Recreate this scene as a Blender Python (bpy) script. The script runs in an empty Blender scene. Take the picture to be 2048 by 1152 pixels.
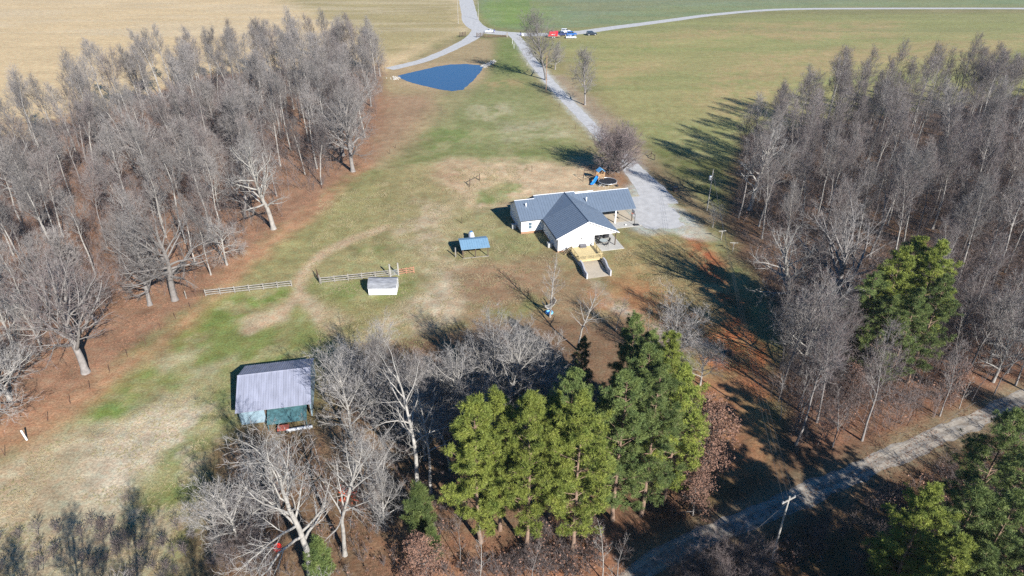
import bpy, math, random
import numpy as np
from mathutils import Vector
S = bpy.context.scene
R = math.radians

# ------------------------------------------------------------------ camera, sky, sun, exposure
CAM_H = 60.0; PITCH = R(30.5); FPX = 1366.0
cam_d = bpy.data.cameras.new("camera"); cam = bpy.data.objects.new("camera", cam_d)
S.collection.objects.link(cam); S.camera = cam
cam.location = (0, 0, CAM_H); cam.rotation_euler = (R(90) - PITCH, 0, 0)
cam_d.sensor_width = 36; cam_d.lens = 36 * FPX / 2048; cam_d.clip_start = 0.5; cam_d.clip_end = 6000

SUN_EL = R(30); SUN_AZ = math.atan2(0.54, -0.84)      # horizontal direction towards the sun: (sin, cos) = (0.54, -0.84)
w = bpy.data.worlds.new("World"); S.world = w; w.use_nodes = True
nt = w.node_tree
sky = nt.nodes.new("ShaderNodeTexSky"); sky.sky_type = 'NISHITA'; sky.sun_disc = False
sky.sun_elevation = SUN_EL; sky.sun_rotation = SUN_AZ
sky.air_density = 1.0; sky.dust_density = 0.1; sky.ozone_density = 5.0
bg = nt.nodes["Background"]; bg.inputs[1].default_value = 0.058
hs = nt.nodes.new("ShaderNodeHueSaturation"); hs.inputs['Saturation'].default_value = 1.35
nt.links.new(sky.outputs[0], hs.inputs['Color']); nt.links.new(hs.outputs[0], bg.inputs[0])
sd = bpy.data.lights.new("sun", 'SUN'); sun = bpy.data.objects.new("sun", sd); S.collection.objects.link(sun)
sd.energy = 5.0; sd.angle = R(0.5); sd.color = (1.0, 0.955, 0.88)
sv = Vector((math.sin(SUN_AZ) * math.cos(SUN_EL), math.cos(SUN_AZ) * math.cos(SUN_EL), math.sin(SUN_EL)))
sun.rotation_euler = sv.to_track_quat('Z', 'Y').to_euler()
S.view_settings.view_transform = 'Standard'; S.view_settings.look = 'None'
S.view_settings.gamma = 1; S.view_settings.exposure = 0.95
S.cycles.use_denoising = False
S.cycles.max_bounces = 5; S.cycles.diffuse_bounces = 3; S.cycles.glossy_bounces = 2

# ------------------------------------------------------------------ helpers
def G(px, py, z=0.0):
    """point of the ground seen at a pixel of the 2048 px photograph"""
    p = (px - 1024) / FPX; q = (576 - py) / FPX
    dy = math.cos(PITCH) + q * math.sin(PITCH); dz = -math.sin(PITCH) + q * math.cos(PITCH)
    t = (z - CAM_H) / dz
    return (p * t, dy * t)

def lin(c):
    return tuple((x / 12.92 if x <= 0.04045 else ((x + 0.055) / 1.055) ** 2.4) for x in [v / 255 for v in c])

def link(o, parent=None):
    S.collection.objects.link(o)
    if parent is not None: o.parent = parent
    return o

def tag(o, label=None, cat=None, group=None, kind=None):
    if label: o['label'] = label
    if cat: o['category'] = cat
    if group: o['group'] = group
    if kind: o['kind'] = kind
    return o

def thing(name, x, y, rz=0.0, label=None, cat=None, group=None, z=0.0):
    o = bpy.data.objects.new(name, None); o.empty_display_size = 0.3
    link(o); o.location = (x, y, z); o.rotation_euler = (0, 0, rz)
    return tag(o, label, cat, group)

def kids(o): return [c for c in S.collection.objects if c.parent == o]

CH = {}
def dup(root, x, y, rz, sc=1.0, label=None, group=None, z=0.0):
    if root.name not in CH: CH[root.name] = [(c, list(c.children)) for c in root.children]
    r = root.copy(); S.collection.objects.link(r)
    r.location = (x, y, z); r.rotation_euler = (0, 0, rz); r.scale = (sc, sc, sc) if not isinstance(sc, tuple) else sc
    if label: r['label'] = label
    if group: r['group'] = group
    for ch, gr in CH[root.name]:
        c = ch.copy(); S.collection.objects.link(c); c.parent = r
        for g in gr:
            d = g.copy(); S.collection.objects.link(d); d.parent = c
    return r

class MB:
    def __init__(s): s.v = []; s.f = []; s.m = []
    def poly(s, pts, m=0):
        b = len(s.v); s.v += [tuple(p) for p in pts]; s.f.append(tuple(range(b, b + len(pts)))); s.m.append(m); return s
    def hexa(s, lo, hi, m=0):
        """eight corners: lower ring lo, upper ring hi, both counter-clockwise from above"""
        b = len(s.v); n = len(lo); s.v += [tuple(p) for p in lo] + [tuple(p) for p in hi]
        s.f.append(tuple(b + i for i in reversed(range(n)))); s.f.append(tuple(b + n + i for i in range(n)))
        for i in range(n):
            j = (i + 1) % n; s.f.append((b + i, b + j, b + n + j, b + n + i))
        s.m += [m] * (n + 2); return s
    def box(s, x0, x1, y0, y1, z0, z1, m=0):
        return s.hexa([(x0, y0, z0), (x1, y0, z0), (x1, y1, z0), (x0, y1, z0)],
                      [(x0, y0, z1), (x1, y0, z1), (x1, y1, z1), (x0, y1, z1)], m)
    def slab(s, pts, t, m=0):
        return s.hexa([(p[0], p[1], p[2] - t) for p in pts], pts, m)
    def prism(s, prof, y0, y1, m=0):
        """profile of (x, z) points extruded along y"""
        b = len(s.v); n = len(prof)
        s.v += [(x, y0, z) for x, z in prof] + [(x, y1, z) for x, z in prof]
        s.f.append(tuple(b + i for i in range(n))); s.f.append(tuple(b + n + i for i in reversed(range(n))))
        for i in range(n):
            j = (i + 1) % n; s.f.append((b + j, b + i, b + n + i, b + n + j))
        s.m += [m] * (n + 2); return s
    def tube(s, pts, rad, n=8, m=0, cap=True):
        pts = [Vector(p) for p in pts]
        if not isinstance(rad, (list, tuple)): rad = [rad] * len(pts)
        rings = []
        for i, p in enumerate(pts):
            d = (pts[min(i + 1, len(pts) - 1)] - pts[max(i - 1, 0)])
            d = d.normalized() if d.length > 1e-9 else Vector((0, 0, 1))
            a = Vector((1, 0, 0)) if abs(d.x) < 0.6 else Vector((0, 1, 0))
            e1 = d.cross(a).normalized(); e2 = d.cross(e1)
            b = len(s.v)
            for k in range(n):
                t = 2 * math.pi * k / n
                s.v.append(tuple(p + (e1 * math.cos(t) + e2 * math.sin(t)) * rad[i]))
            rings.append(b)
        for a, b in zip(rings, rings[1:]):
            for k in range(n):
                j = (k + 1) % n; s.f.append((a + k, a + j, b + j, b + k)); s.m.append(m)
        if cap:
            s.f.append(tuple(rings[0] + k for k in reversed(range(n)))); s.f.append(tuple(rings[-1] + k for k in range(n))); s.m += [m, m]
        return s
    def torus(s, c, R0, r, axis='z', n=28, k=8, m=0):
        pts = []
        b = len(s.v)
        for i in range(n):
            a = 2 * math.pi * i / n
            for j in range(k):
                q = 2 * math.pi * j / k
                rr = R0 + r * math.cos(q); h = r * math.sin(q)
                p = (rr * math.cos(a), rr * math.sin(a), h)
                if axis == 'y': p = (p[0], p[2], p[1])
                if axis == 'x': p = (p[2], p[0], p[1])
                s.v.append((c[0] + p[0], c[1] + p[1], c[2] + p[2]))
        for i in range(n):
            for j in range(k):
                i2 = (i + 1) % n; j2 = (j + 1) % k
                s.f.append((b + i * k + j, b + i2 * k + j, b + i2 * k + j2, b + i * k + j2)); s.m.append(m)
        return s
    def build(s, name, mats, parent=None, smooth=False):
        me = bpy.data.meshes.new(name); me.from_pydata(s.v, [], s.f)
        if not isinstance(mats, (list, tuple)): mats = [mats]
        for mt in mats: me.materials.append(mt)
        me.polygons.foreach_set('material_index', s.m)
        if smooth: me.polygons.foreach_set('use_smooth', [True] * len(s.f))
        me.update()
        return link(bpy.data.objects.new(name, me), parent)

def npmesh(name, V, F, mats, mi=None):
    """V (n,3), F (m,k) arrays with k = 3 or 4, or a list of such arrays"""
    me = bpy.data.meshes.new(name)
    Fs = F if isinstance(F, list) else [F]
    nl = sum(f.size for f in Fs); nf = sum(len(f) for f in Fs)
    me.vertices.add(len(V)); me.vertices.foreach_set('co', np.ascontiguousarray(V, dtype=np.float32).ravel())
    me.loops.add(nl); me.loops.foreach_set('vertex_index', np.concatenate([f.ravel() for f in Fs]).astype(np.int32))
    me.polygons.add(nf)
    tot = np.concatenate([np.full(len(f), f.shape[1]) for f in Fs]); st = np.concatenate([[0], np.cumsum(tot)[:-1]])
    me.polygons.foreach_set('loop_start', st.astype(np.int32)); me.polygons.foreach_set('loop_total', tot.astype(np.int32))
    for m in mats: me.materials.append(m)
    if mi is not None: me.polygons.foreach_set('material_index', np.asarray(mi, dtype=np.int32))
    me.update(calc_edges=True); me.validate()
    return me

# value noise on world coordinates, for where the ground's patches end
_rs = np.random.RandomState(7); _T = _rs.rand(256, 256)
def vn(x, y):
    xi = np.floor(x).astype(int); yi = np.floor(y).astype(int); fx = x - xi; fy = y - yi
    fx = fx * fx * (3 - 2 * fx); fy = fy * fy * (3 - 2 * fy)
    a = _T[xi & 255, yi & 255]; b = _T[(xi + 1) & 255, yi & 255]; c = _T[xi & 255, (yi + 1) & 255]; d = _T[(xi + 1) & 255, (yi + 1) & 255]
    return (a * (1 - fx) + b * fx) * (1 - fy) + (c * (1 - fx) + d * fx) * fy
def fbm(x, y, s, o=4):
    r = 0; a = 0.5; t = 0
    for k in range(o):
        r = r + a * vn(x / s + 17.3 * k, y / s + 9.1 * k); t += a; a *= 0.55; s = s * 0.48
    return r / t - 0.5

# ------------------------------------------------------------------ materials
def mat(name, col, rough=0.8, metal=0.0, var=0.12, scale=3.0, bump=0.0, bscale=20.0, spec=0.3, rnd=0.0, col2=None, stretch=None):
    m = bpy.data.materials.new(name); m.use_nodes = True; t = m.node_tree; L = t.links
    b = t.nodes["Principled BSDF"]; b.inputs['Roughness'].default_value = rough; b.inputs['Metallic'].default_value = metal
    b.inputs['Specular IOR Level'].default_value = spec
    tc = t.nodes.new("ShaderNodeTexCoord"); mp = t.nodes.new("ShaderNodeMapping"); L.new(tc.outputs['Object'], mp.inputs[0])
    if stretch: mp.inputs['Scale'].default_value = stretch
    n = t.nodes.new("ShaderNodeTexNoise"); n.inputs['Scale'].default_value = scale; n.inputs['Detail'].default_value = 6
    L.new(mp.outputs[0], n.inputs['Vector'])
    cr = t.nodes.new("ShaderNodeMix"); cr.data_type = 'RGBA'
    a = col2 if col2 else tuple(c * (1 - var) for c in col); c2 = col if col2 else tuple(min(1, c * (1 + var)) for c in col)
    cr.inputs['A'].default_value = (*a, 1); cr.inputs['B'].default_value = (*c2, 1)
    st = t.nodes.new("ShaderNodeMapRange"); st.inputs['From Min'].default_value = 0.3; st.inputs['From Max'].default_value = 0.7
    L.new(n.outputs[0], st.inputs[0]); L.new(st.outputs[0], cr.inputs['Factor'])
    out = cr.outputs['Result']
    if rnd:
        oi = t.nodes.new("ShaderNodeObjectInfo"); mr = t.nodes.new("ShaderNodeMapRange")
        mr.inputs['To Min'].default_value = 1 - rnd; mr.inputs['To Max'].default_value = 1 + rnd
        L.new(oi.outputs['Random'], mr.inputs[0])
        mm = t.nodes.new("ShaderNodeVectorMath"); mm.operation = 'SCALE'
        L.new(out, mm.inputs[0]); L.new(mr.outputs[0], mm.inputs['Scale']); out = mm.outputs[0]
    L.new(out, b.inputs['Base Color'])
    if bump:
        n2 = t.nodes.new("ShaderNodeTexNoise"); n2.inputs['Scale'].default_value = bscale; L.new(mp.outputs[0], n2.inputs['Vector'])
        bp = t.nodes.new("ShaderNodeBump"); bp.inputs['Strength'].default_value = bump; bp.inputs['Distance'].default_value = 0.05
        L.new(n2.outputs[0], bp.inputs['Height']); L.new(bp.outputs[0], b.inputs['Normal'])
    return m

M = {}
M['white'] = mat("white siding", (0.78, 0.78, 0.78), 0.6, var=0.03)
M['trim'] = mat("white trim", (0.8, 0.8, 0.8), 0.5, var=0.02)
M['roof'] = mat("slate blue metal roof", (0.115, 0.15, 0.205), 0.45, var=0.06, scale=1.2, spec=0.4)
M['roofdark'] = mat("roof underside", (0.10, 0.10, 0.11), 0.8)
M['brick'] = mat("tan brick base", (0.34, 0.20, 0.13), 0.9, var=0.25, scale=8)
M['concrete'] = mat("pale concrete", (0.40, 0.39, 0.365), 0.9, var=0.08, scale=0.8)
M['concrete_tan'] = mat("tan concrete", (0.42, 0.365, 0.29), 0.9, var=0.08, scale=0.8)
M['blockwall'] = mat("grey block wall", (0.42, 0.43, 0.46), 0.9, var=0.08, scale=2)
M['pine_wood'] = mat("new yellow lumber", (0.46, 0.375, 0.205), 0.7, var=0.12, scale=2, stretch=(1, 8, 1))
M['dark'] = mat("black painted metal", (0.025, 0.025, 0.03), 0.5)
M['darkwood'] = mat("dark brown timber", (0.09, 0.065, 0.05), 0.8, var=0.2)
M['grey_plastic'] = mat("dark grey plastic", (0.10, 0.10, 0.12), 0.5)
M['glass'] = mat("window glass", (0.10, 0.15, 0.20), 0.1, spec=0.8)
M['glasstop'] = mat("glass table top", (0.35, 0.40, 0.42), 0.15, spec=0.8)
M['oldwood'] = mat("weathered grey wood", (0.25, 0.235, 0.215), 0.9, var=0.25, scale=3, stretch=(1, 1, 1))
M['redwood'] = mat("red brown boards", (0.33, 0.17, 0.11), 0.9, var=0.25)
M['rust'] = mat("rusty tube", (0.11, 0.06, 0.045), 0.9, var=0.3)
M['shedroof'] = mat("weathered shingle", (0.20, 0.21, 0.235), 0.9, var=0.35, scale=1.6, stretch=(0.6, 2.5, 2.5))
M['paint_white'] = mat("white painted board", (0.78, 0.79, 0.82), 0.6, var=0.05)
M['bluemetal'] = mat("light blue metal roof", (0.16, 0.28, 0.40), 0.5, var=0.08, scale=1.5)
M['barnroof'] = mat("faded lavender metal roof", (0.255, 0.27, 0.345), 0.5, var=0.16, scale=0.7, stretch=(3, 0.5, 1))
M['barnwall'] = mat("pale blue metal siding", (0.23, 0.32, 0.385), 0.6, var=0.12, scale=1.5)
M['teal'] = mat("teal tarp", (0.04, 0.10, 0.115), 0.8, var=0.5)
M['blackness'] = mat("dark boards", (0.03, 0.028, 0.03), 0.9)
M['tank'] = mat("white tank enamel", (0.8, 0.82, 0.85), 0.35, var=0.03)
M['bluelid'] = mat("blue lid", (0.08, 0.22, 0.45), 0.4)
M['pole'] = mat("grey weathered pole", (0.36, 0.345, 0.32), 0.85, var=0.2)
M['polebrown'] = mat("tan brown pole", (0.36, 0.21, 0.13), 0.85, var=0.2)
M['galv'] = mat("galvanised metal", (0.55, 0.57, 0.6), 0.4, metal=0.4)
M['slide'] = mat("bright blue plastic", (0.03, 0.27, 0.75), 0.35)
M['mat_black'] = mat("trampoline mat", (0.02, 0.022, 0.03), 0.8)
M['playwood'] = mat("play set timber", (0.42, 0.27, 0.15), 0.8, var=0.2)
M['tyre'] = mat("black rubber", (0.02, 0.02, 0.02), 0.9)
M['rim'] = mat("silver rim", (0.7, 0.7, 0.72), 0.3, metal=0.5)
M['carglass'] = mat("tinted car glass", (0.02, 0.025, 0.035), 0.08, spec=0.8)
M['lamp'] = mat("headlight lens", (0.7, 0.7, 0.72), 0.1)
M['redlamp'] = mat("tail light lens", (0.4, 0.02, 0.02), 0.2)
for k, c in dict(car_white=(0.8, 0.8, 0.82), car_navy=(0.03, 0.045, 0.14), car_blue=(0.02, 0.12, 0.42), car_silver=(0.62, 0.66, 0.74), car_black=(0.02, 0.03, 0.05), car_red=(0.62, 0.02, 0.04)).items():
    M[k] = mat(k.replace('_', ' ') + " paint", c, 0.3, var=0.03, spec=0.6)
M['redfaded'] = mat("faded red paint", (0.28, 0.08, 0.06), 0.7, var=0.3)
M['deckplank'] = mat("tan plank deck", (0.5, 0.36, 0.22), 0.8)
M['orange'] = mat("orange plastic", (0.85, 0.10, 0.02), 0.5)
M['red_plastic'] = mat("bright red plastic", (0.8, 0.04, 0.03), 0.4)
M['rock'] = mat("white limestone", (0.42, 0.405, 0.38), 0.9, var=0.2, scale=1.0, rnd=0.15)
M['greyrock'] = mat("pale grey rock", (0.42, 0.41, 0.37), 0.9, var=0.2, scale=1.0, bump=0.6, bscale=3)
M['ringblue'] = mat("sky blue vinyl", (0.15, 0.45, 0.80), 0.4)
M['ringdark'] = mat("deep blue vinyl", (0.01, 0.05, 0.20), 0.4)
M['skin'] = mat("skin", (0.5, 0.3, 0.22), 0.6); M['cloth_navy'] = mat("dark blue cloth", (0.05, 0.05, 0.22), 0.9); M['hair'] = mat("dark hair", (0.03, 0.02, 0.015), 0.8)
M['wire'] = mat("power line wire", (0.12, 0.12, 0.12), 0.5)

M['bark_grey'] = mat("grey bark", (0.215, 0.20, 0.192), 0.95, var=0.22, scale=2.5, rnd=0.25)
M['bark_pale'] = mat("pale bark", (0.31, 0.295, 0.275), 0.95, var=0.28, scale=1.2, rnd=0.12)
M['twig_grey'] = mat("grey twigs", (0.215, 0.197, 0.190), 0.95, var=0.15, scale=0.4, rnd=0.25)
M['twig_purple'] = mat("purple brown twigs", (0.150, 0.118, 0.115), 0.95, var=0.15, scale=0.4, rnd=0.25)
M['twig_pale'] = mat("silver twigs", (0.25, 0.238, 0.235), 0.95, var=0.15, scale=0.4, rnd=0.12)
M['bark_pine'] = mat("pine bark", (0.22, 0.15, 0.11), 0.95, var=0.25, scale=2)
def needle_mat(name, a, b):
    m = mat(name, b, 0.6, col2=a, scale=0.9, rnd=0.18, spec=0.25); return m
M['needle'] = needle_mat("yellow green pine needles", (0.115, 0.158, 0.032), (0.27, 0.30, 0.06))
M['needle_dark'] = needle_mat("deep green pine needles", (0.065, 0.105, 0.035), (0.165, 0.205, 0.060))
M['deadleaf'] = mat("clinging dead leaves", (0.28, 0.165, 0.12), 0.9, col2=(0.17, 0.095, 0.07), scale=0.8, rnd=0.15)
M['brush'] = mat("dry brush stems", (0.17, 0.145, 0.14), 0.95, col2=(0.11, 0.085, 0.08), scale=0.08)

# water
mw = bpy.data.materials.new("pond water"); mw.use_nodes = True; t = mw.node_tree; b = t.nodes["Principled BSDF"]
b.inputs['Base Color'].default_value = (0.045, 0.098, 0.20, 1); b.inputs['Roughness'].default_value = 0.12; b.inputs['IOR'].default_value = 1.2  # deep blue of the sky mirrored in ripples, put into the base colour
n = t.nodes.new("ShaderNodeTexNoise"); n.inputs['Scale'].default_value = 1.6; n.inputs['Detail'].default_value = 4
tc = t.nodes.new("ShaderNodeTexCoord"); t.links.new(tc.outputs['Object'], n.inputs['Vector'])
bp = t.nodes.new("ShaderNodeBump"); bp.inputs['Strength'].default_value = 0.4; bp.inputs['Distance'].default_value = 0.08
t.links.new(n.outputs[0], bp.inputs['Height']); t.links.new(bp.outputs[0], b.inputs['Normal'])
M['water'] = mw

def ground_mat(name):
    m = bpy.data.materials.new(name); m.use_nodes = True; t = m.node_tree; L = t.links
    b = t.nodes["Principled BSDF"]; b.inputs['Roughness'].default_value = 0.95; b.inputs['Specular IOR Level'].default_value = 0.1
    at = t.nodes.new("ShaderNodeAttribute"); at.attribute_name = "albedo"
    tc = t.nodes.new("ShaderNodeTexCoord")
    def noise(sc, det=5, rough=0.6, stretch=None):
        n = t.nodes.new("ShaderNodeTexNoise"); n.inputs['Scale'].default_value = sc; n.inputs['Detail'].default_value = det; n.inputs['Roughness'].default_value = rough
        if stretch:
            mp = t.nodes.new("ShaderNodeMapping"); mp.inputs['Scale'].default_value = stretch; L.new(tc.outputs['Object'], mp.inputs[0]); L.new(mp.outputs[0], n.inputs['Vector'])
        else: L.new(tc.outputs['Object'], n.inputs['Vector'])
        return n.outputs[0]
    def rng(x, a, bb, lo, hi):
        r = t.nodes.new("ShaderNodeMapRange"); r.inputs['From Min'].default_value = a; r.inputs['From Max'].default_value = bb
        r.inputs['To Min'].default_value = lo; r.inputs['To Max'].default_value = hi; L.new(x, r.inputs[0]); return r.outputs[0]
    def mul(a, bb):
        x = t.nodes.new("ShaderNodeMath"); x.operation = 'MULTIPLY'; L.new(a, x.inputs[0]); L.new(bb, x.inputs[1]); return x.outputs[0]
    fine = rng(noise(3.2, 6, 0.75), 0.34, 0.66, 0.62, 1.36)
    mid = rng(noise(0.45, 5, 0.65), 0.3, 0.7, 0.82, 1.17)
    big = rng(noise(0.06, 4, 0.6, (0.5, 1.4, 1)), 0.3, 0.7, 0.90, 1.10)
    k = mul(mul(fine, mid), big)
    sc = t.nodes.new("ShaderNodeVectorMath"); sc.operation = 'SCALE'; L.new(at.outputs['Color'], sc.inputs[0]); L.new(k, sc.inputs['Scale'])
    # hue wander between straw and green blades
    hue = t.nodes.new("ShaderNodeMix"); hue.data_type = 'RGBA'; hue.blend_type = 'MULTIPLY'; hue.inputs['Factor'].default_value = 1
    hc = t.nodes.new("ShaderNodeMix"); hc.data_type = 'RGBA'; hc.inputs['A'].default_value = (1.10, 0.98, 0.86, 1); hc.inputs['B'].default_value = (0.90, 1.03, 0.97, 1)
    L.new(rng(noise(0.9, 5, 0.7), 0.35, 0.65, 0, 1), hc.inputs['Factor'])
    L.new(sc.outputs[0], hue.inputs['A']); L.new(hc.outputs['Result'], hue.inputs['B'])
    L.new(hue.outputs['Result'], b.inputs['Base Color'])
    bp = t.nodes.new("ShaderNodeBump"); bp.inputs['Strength'].default_value = 0.7; bp.inputs['Distance'].default_value = 0.12
    L.new(noise(2.4, 6, 0.7), bp.inputs['Height']); L.new(bp.outputs[0], b.inputs['Normal'])
    return m
M['ground'] = ground_mat("grass, litter and soil")
M['gravel'] = mat("pale crushed gravel", (0.41, 0.41, 0.415), 0.95, var=0.13, scale=0.7, bump=0.4, bscale=6)
M['gravel2'] = mat("worn gravel track", (0.30, 0.285, 0.265), 0.95, col2=(0.155, 0.125, 0.095), scale=1.6, bump=0.4, bscale=6)

M['rut'] = mat("pale packed gravel of the wheel tracks", (0.38, 0.35, 0.305), 0.95, col2=(0.24, 0.20, 0.16), scale=2.2, bump=0.4, bscale=6)
# ------------------------------------------------------------------ ground sheet with its patches (albedo measured on the ground)
def axis_pts(a, b, d, far, g):
    core = list(np.arange(a, b + 1e-6, d)); hi = []; x = core[-1]; s = d
    while x < far: s *= g; x += s; hi.append(x)
    return core, hi
core, hi = axis_pts(-75, 75, 0.5, 1500, 1.035)
xs = np.array([-v for v in reversed(hi)] + core + hi)
cy, hy = axis_pts(30, 150, 0.5, 1900, 1.012)
ys = np.array([-800, -400, -150, -60, -20, 0, 10, 18, 24, 27] + cy + hy)
XX, YY = np.meshgrid(xs, ys); X = XX.ravel(); Y = YY.ravel()
KA = 0.70                                          # display value of a sunlit surface -> albedo
def alb(c):
    v = np.array(lin(c)) * KA; return v * 0.84 + v.mean() * 0.16
col = np.zeros((len(X), 3)) + alb((146, 140, 95))
def seg_dist(X, Y, P):
    """signed distance to a polygon, positive inside"""
    n = len(P); d = np.full(len(X), 1e9); inside = np.zeros(len(X), bool)
    for i in range(n):
        x0, y0 = P[i]; x1, y1 = P[(i + 1) % n]
        ex, ey = x1 - x0, y1 - y0; L2 = ex * ex + ey * ey + 1e-9
        tt = np.clip(((X - x0) * ex + (Y - y0) * ey) / L2, 0, 1)
        d = np.minimum(d, (X - x0 - tt * ex) ** 2 + (Y - y0 - tt * ey) ** 2)
        c = ((y0 > Y) != (y1 > Y)) & (X < (x1 - x0) * (Y - y0) / ((y1 - y0) if abs(y1 - y0) > 1e-9 else 1e-9) + x0)
        inside ^= c
    d = np.sqrt(d); return np.where(inside, d, -d)
def line_dist(X, Y, P):
    d = np.full(len(X), 1e9)
    for (x0, y0), (x1, y1) in zip(P, P[1:]):
        ex, ey = x1 - x0, y1 - y0; L2 = ex * ex + ey * ey + 1e-9
        tt = np.clip(((X - x0) * ex + (Y - y0) * ey) / L2, 0, 1)
        d = np.minimum(d, (X - x0 - tt * ex) ** 2 + (Y - y0 - tt * ey) ** 2)
    return np.sqrt(d)
N1 = fbm(X, Y, 7.0, 5); N2 = fbm(X + 91, Y - 37, 2.2, 4); N3 = fbm(X * 0.5 + 300, Y + 50, 30.0, 4); N4 = fbm(X + 500, Y + 700, 3.5, 5)
def blend(wt, c):
    global col
    wt = np.clip(wt, 0, 1)[:, None]; col = col * (1 - wt) + np.array(c) * wt
def sstep(x): x = np.clip(x, 0, 1); return x * x * (3 - 2 * x)
def patch(px, c, soft=2.0, s=1.0, warp=5.0, raw=False, patchy=0.0):
    P = [G(*p) for p in px]
    bx0 = min(p[0] for p in P) - soft * 3 - warp; bx1 = max(p[0] for p in P) + soft * 3 + warp
    by0 = min(p[1] for p in P) - soft * 3 - warp; by1 = max(p[1] for p in P) + soft * 3 + warp
    I = np.where((X > bx0) & (X < bx1) & (Y > by0) & (Y < by1))[0]
    d = seg_dist(X[I], Y[I], P) + warp * (N1[I] * 1.6 + N2[I] * 0.8)
    wt = sstep(d / soft * 0.5 + 0.5) * s
    if patchy: wt = wt * sstep(0.5 + (N4[I] + 0.08) * patchy)
    wt = np.clip(wt, 0, 1)[:, None]
    col[I] = col[I] * (1 - wt) + (np.array(c) if raw else alb(c)) * wt
def stroke(px, width, c, soft=1.0, s=1.0, warp=1.0):
    P = [G(*p) for p in px]
    d = width / 2 - line_dist(X, Y, P) + warp * (N2 * 1.5)
    blend(sstep(d / soft * 0.5 + 0.5) * s, alb(c))

# general mottling of the pasture
blend(sstep(0.5 + N1 * 5) * 0.6, alb((166, 150, 112)))
blend(sstep(0.45 + N4 * 6) * 0.35, alb((122, 128, 66)))
far_f = [(-3000, 9), (0, 9)]
# big fields far off
patch([(-900, -180), (925, -180), (945, 60), (880, 82), (780, 150), (560, 230), (-900, 430)], (222, 192, 150), 6, 1, 5)
patch([(420, -60), (915, -60), (935, 60), (870, 85), (770, 112), (700, 60)], (176, 160, 112), 12, 0.9, 10)
patch([(955, -150), (3600, -190), (3600, 14), (1700, 14), (1500, 24), (1230, 52), (1040, 60), (985, 52), (957, 20)], (136, 152, 112), 3, 1, 1)
patch([(960, 8), (1050, -10), (1100, 30), (1060, 56), (985, 50)], (134, 160, 72), 10, 0.8, 10)
patch([(1120, -60), (1800, -80), (1800, 2), (1330, 12), (1150, 40)], (136, 148, 122), 10, 0.7, 14)
patch([(1060, 66), (1500, 30), (3600, 20), (3600, 500), (2048, 330), (1500, 330), (1300, 300), (1180, 150)], (156, 156, 98), 6, 1, 2)
for q in ([(1220, 90), (1480, 45), (1800, 45), (1790, 70), (1500, 90), (1230, 120)], [(1400, 150), (1700, 92), (2048, 70), (2048, 110), (1750, 130), (1420, 190)],
          [(1400, 205), (1520, 170), (1560, 190), (1440, 240)], [(1200, 120), (1320, 110), (1330, 130), (1210, 160)], [(1480, 110), (1700, 100), (1700, 118), (1480, 135)]):
    patch(q, (188, 160, 115), 10, 0.75, 14, patchy=3)
patch([(1180, 95), (1500, 70), (1560, 85), (1230, 130)], (146, 160, 90), 9, 0.55, 14)
# mowing streaks of the far fields
stk = fbm(X * 0.12 + 40, Y * 1.0, 7.0, 4)
blend(((Y > 180) & (X > 10)).astype(float) * sstep(0.5 + stk * 5) * 0.28, alb((192, 168, 118)))
blend(((Y > 330) & (X < -20)).astype(float) * sstep(0.45 + stk * 6) * 0.35, alb((220, 200, 174)))
blend(((Y > 340) & (X > -10)).astype(float) * sstep(0.5 + stk * 5) * 0.3, alb((108, 130, 84)))
# tan pasture right of the pond road, pond banks
patch([(780, 145), (880, 95), (935, 78), (985, 80), (1000, 120), (985, 130), (960, 185), (900, 240), (840, 280), (760, 330), (700, 330), (740, 200)], (178, 155, 118), 4, 1, 2)
patch([(760, 150), (800, 128), (960, 122), (975, 132), (930, 192), (870, 186), (790, 168)], (188, 160, 125), 3, 0.9, 1.5)
patch([(760, 190), (850, 190), (870, 210), (800, 290), (730, 330), (740, 250)], (172, 138, 112), 5, 0.9, 3)
# central yard, from the gate down to the house
patch([(1003, 75), (1030, 75), (1190, 280), (1130, 330), (1000, 340), (800, 340), (900, 245), (980, 150)], (140, 145, 88), 3, 0.9, 3)
patch([(1000, 78), (1030, 80), (1080, 130), (1040, 150), (985, 140)], (122, 140, 72), 5, 0.7, 4)
patch([(900, 180), (960, 165), (1080, 190), (1110, 240), (1000, 300), (870, 300), (860, 250)], (148, 150, 100), 6, 0.6, 8)
patch([(945, 212), (1020, 205), (1030, 225), (960, 245)], (196, 184, 150), 4, 0.8, 5, patchy=3)
patch([(1000, 245), (1130, 240), (1150, 275), (1000, 285)], (192, 180, 148), 5, 0.8, 7, patchy=2)
patch([(970, 165), (1040, 158), (1045, 178), (980, 182)], (190, 155, 115), 4, 0.6, 5, patchy=4)
patch([(830, 270), (930, 250), (960, 290), (860, 300)], (120, 142, 72), 4, 0.6, 6, patchy=4)
patch([(970, 315), (1070, 310), (1080, 335), (980, 340)], (115, 140, 70), 3, 0.8, 4, patchy=5)
patch([(1070, 175), (1110, 178), (1140, 240), (1090, 220)], (108, 128, 62), 3, 0.5, 3)
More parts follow.
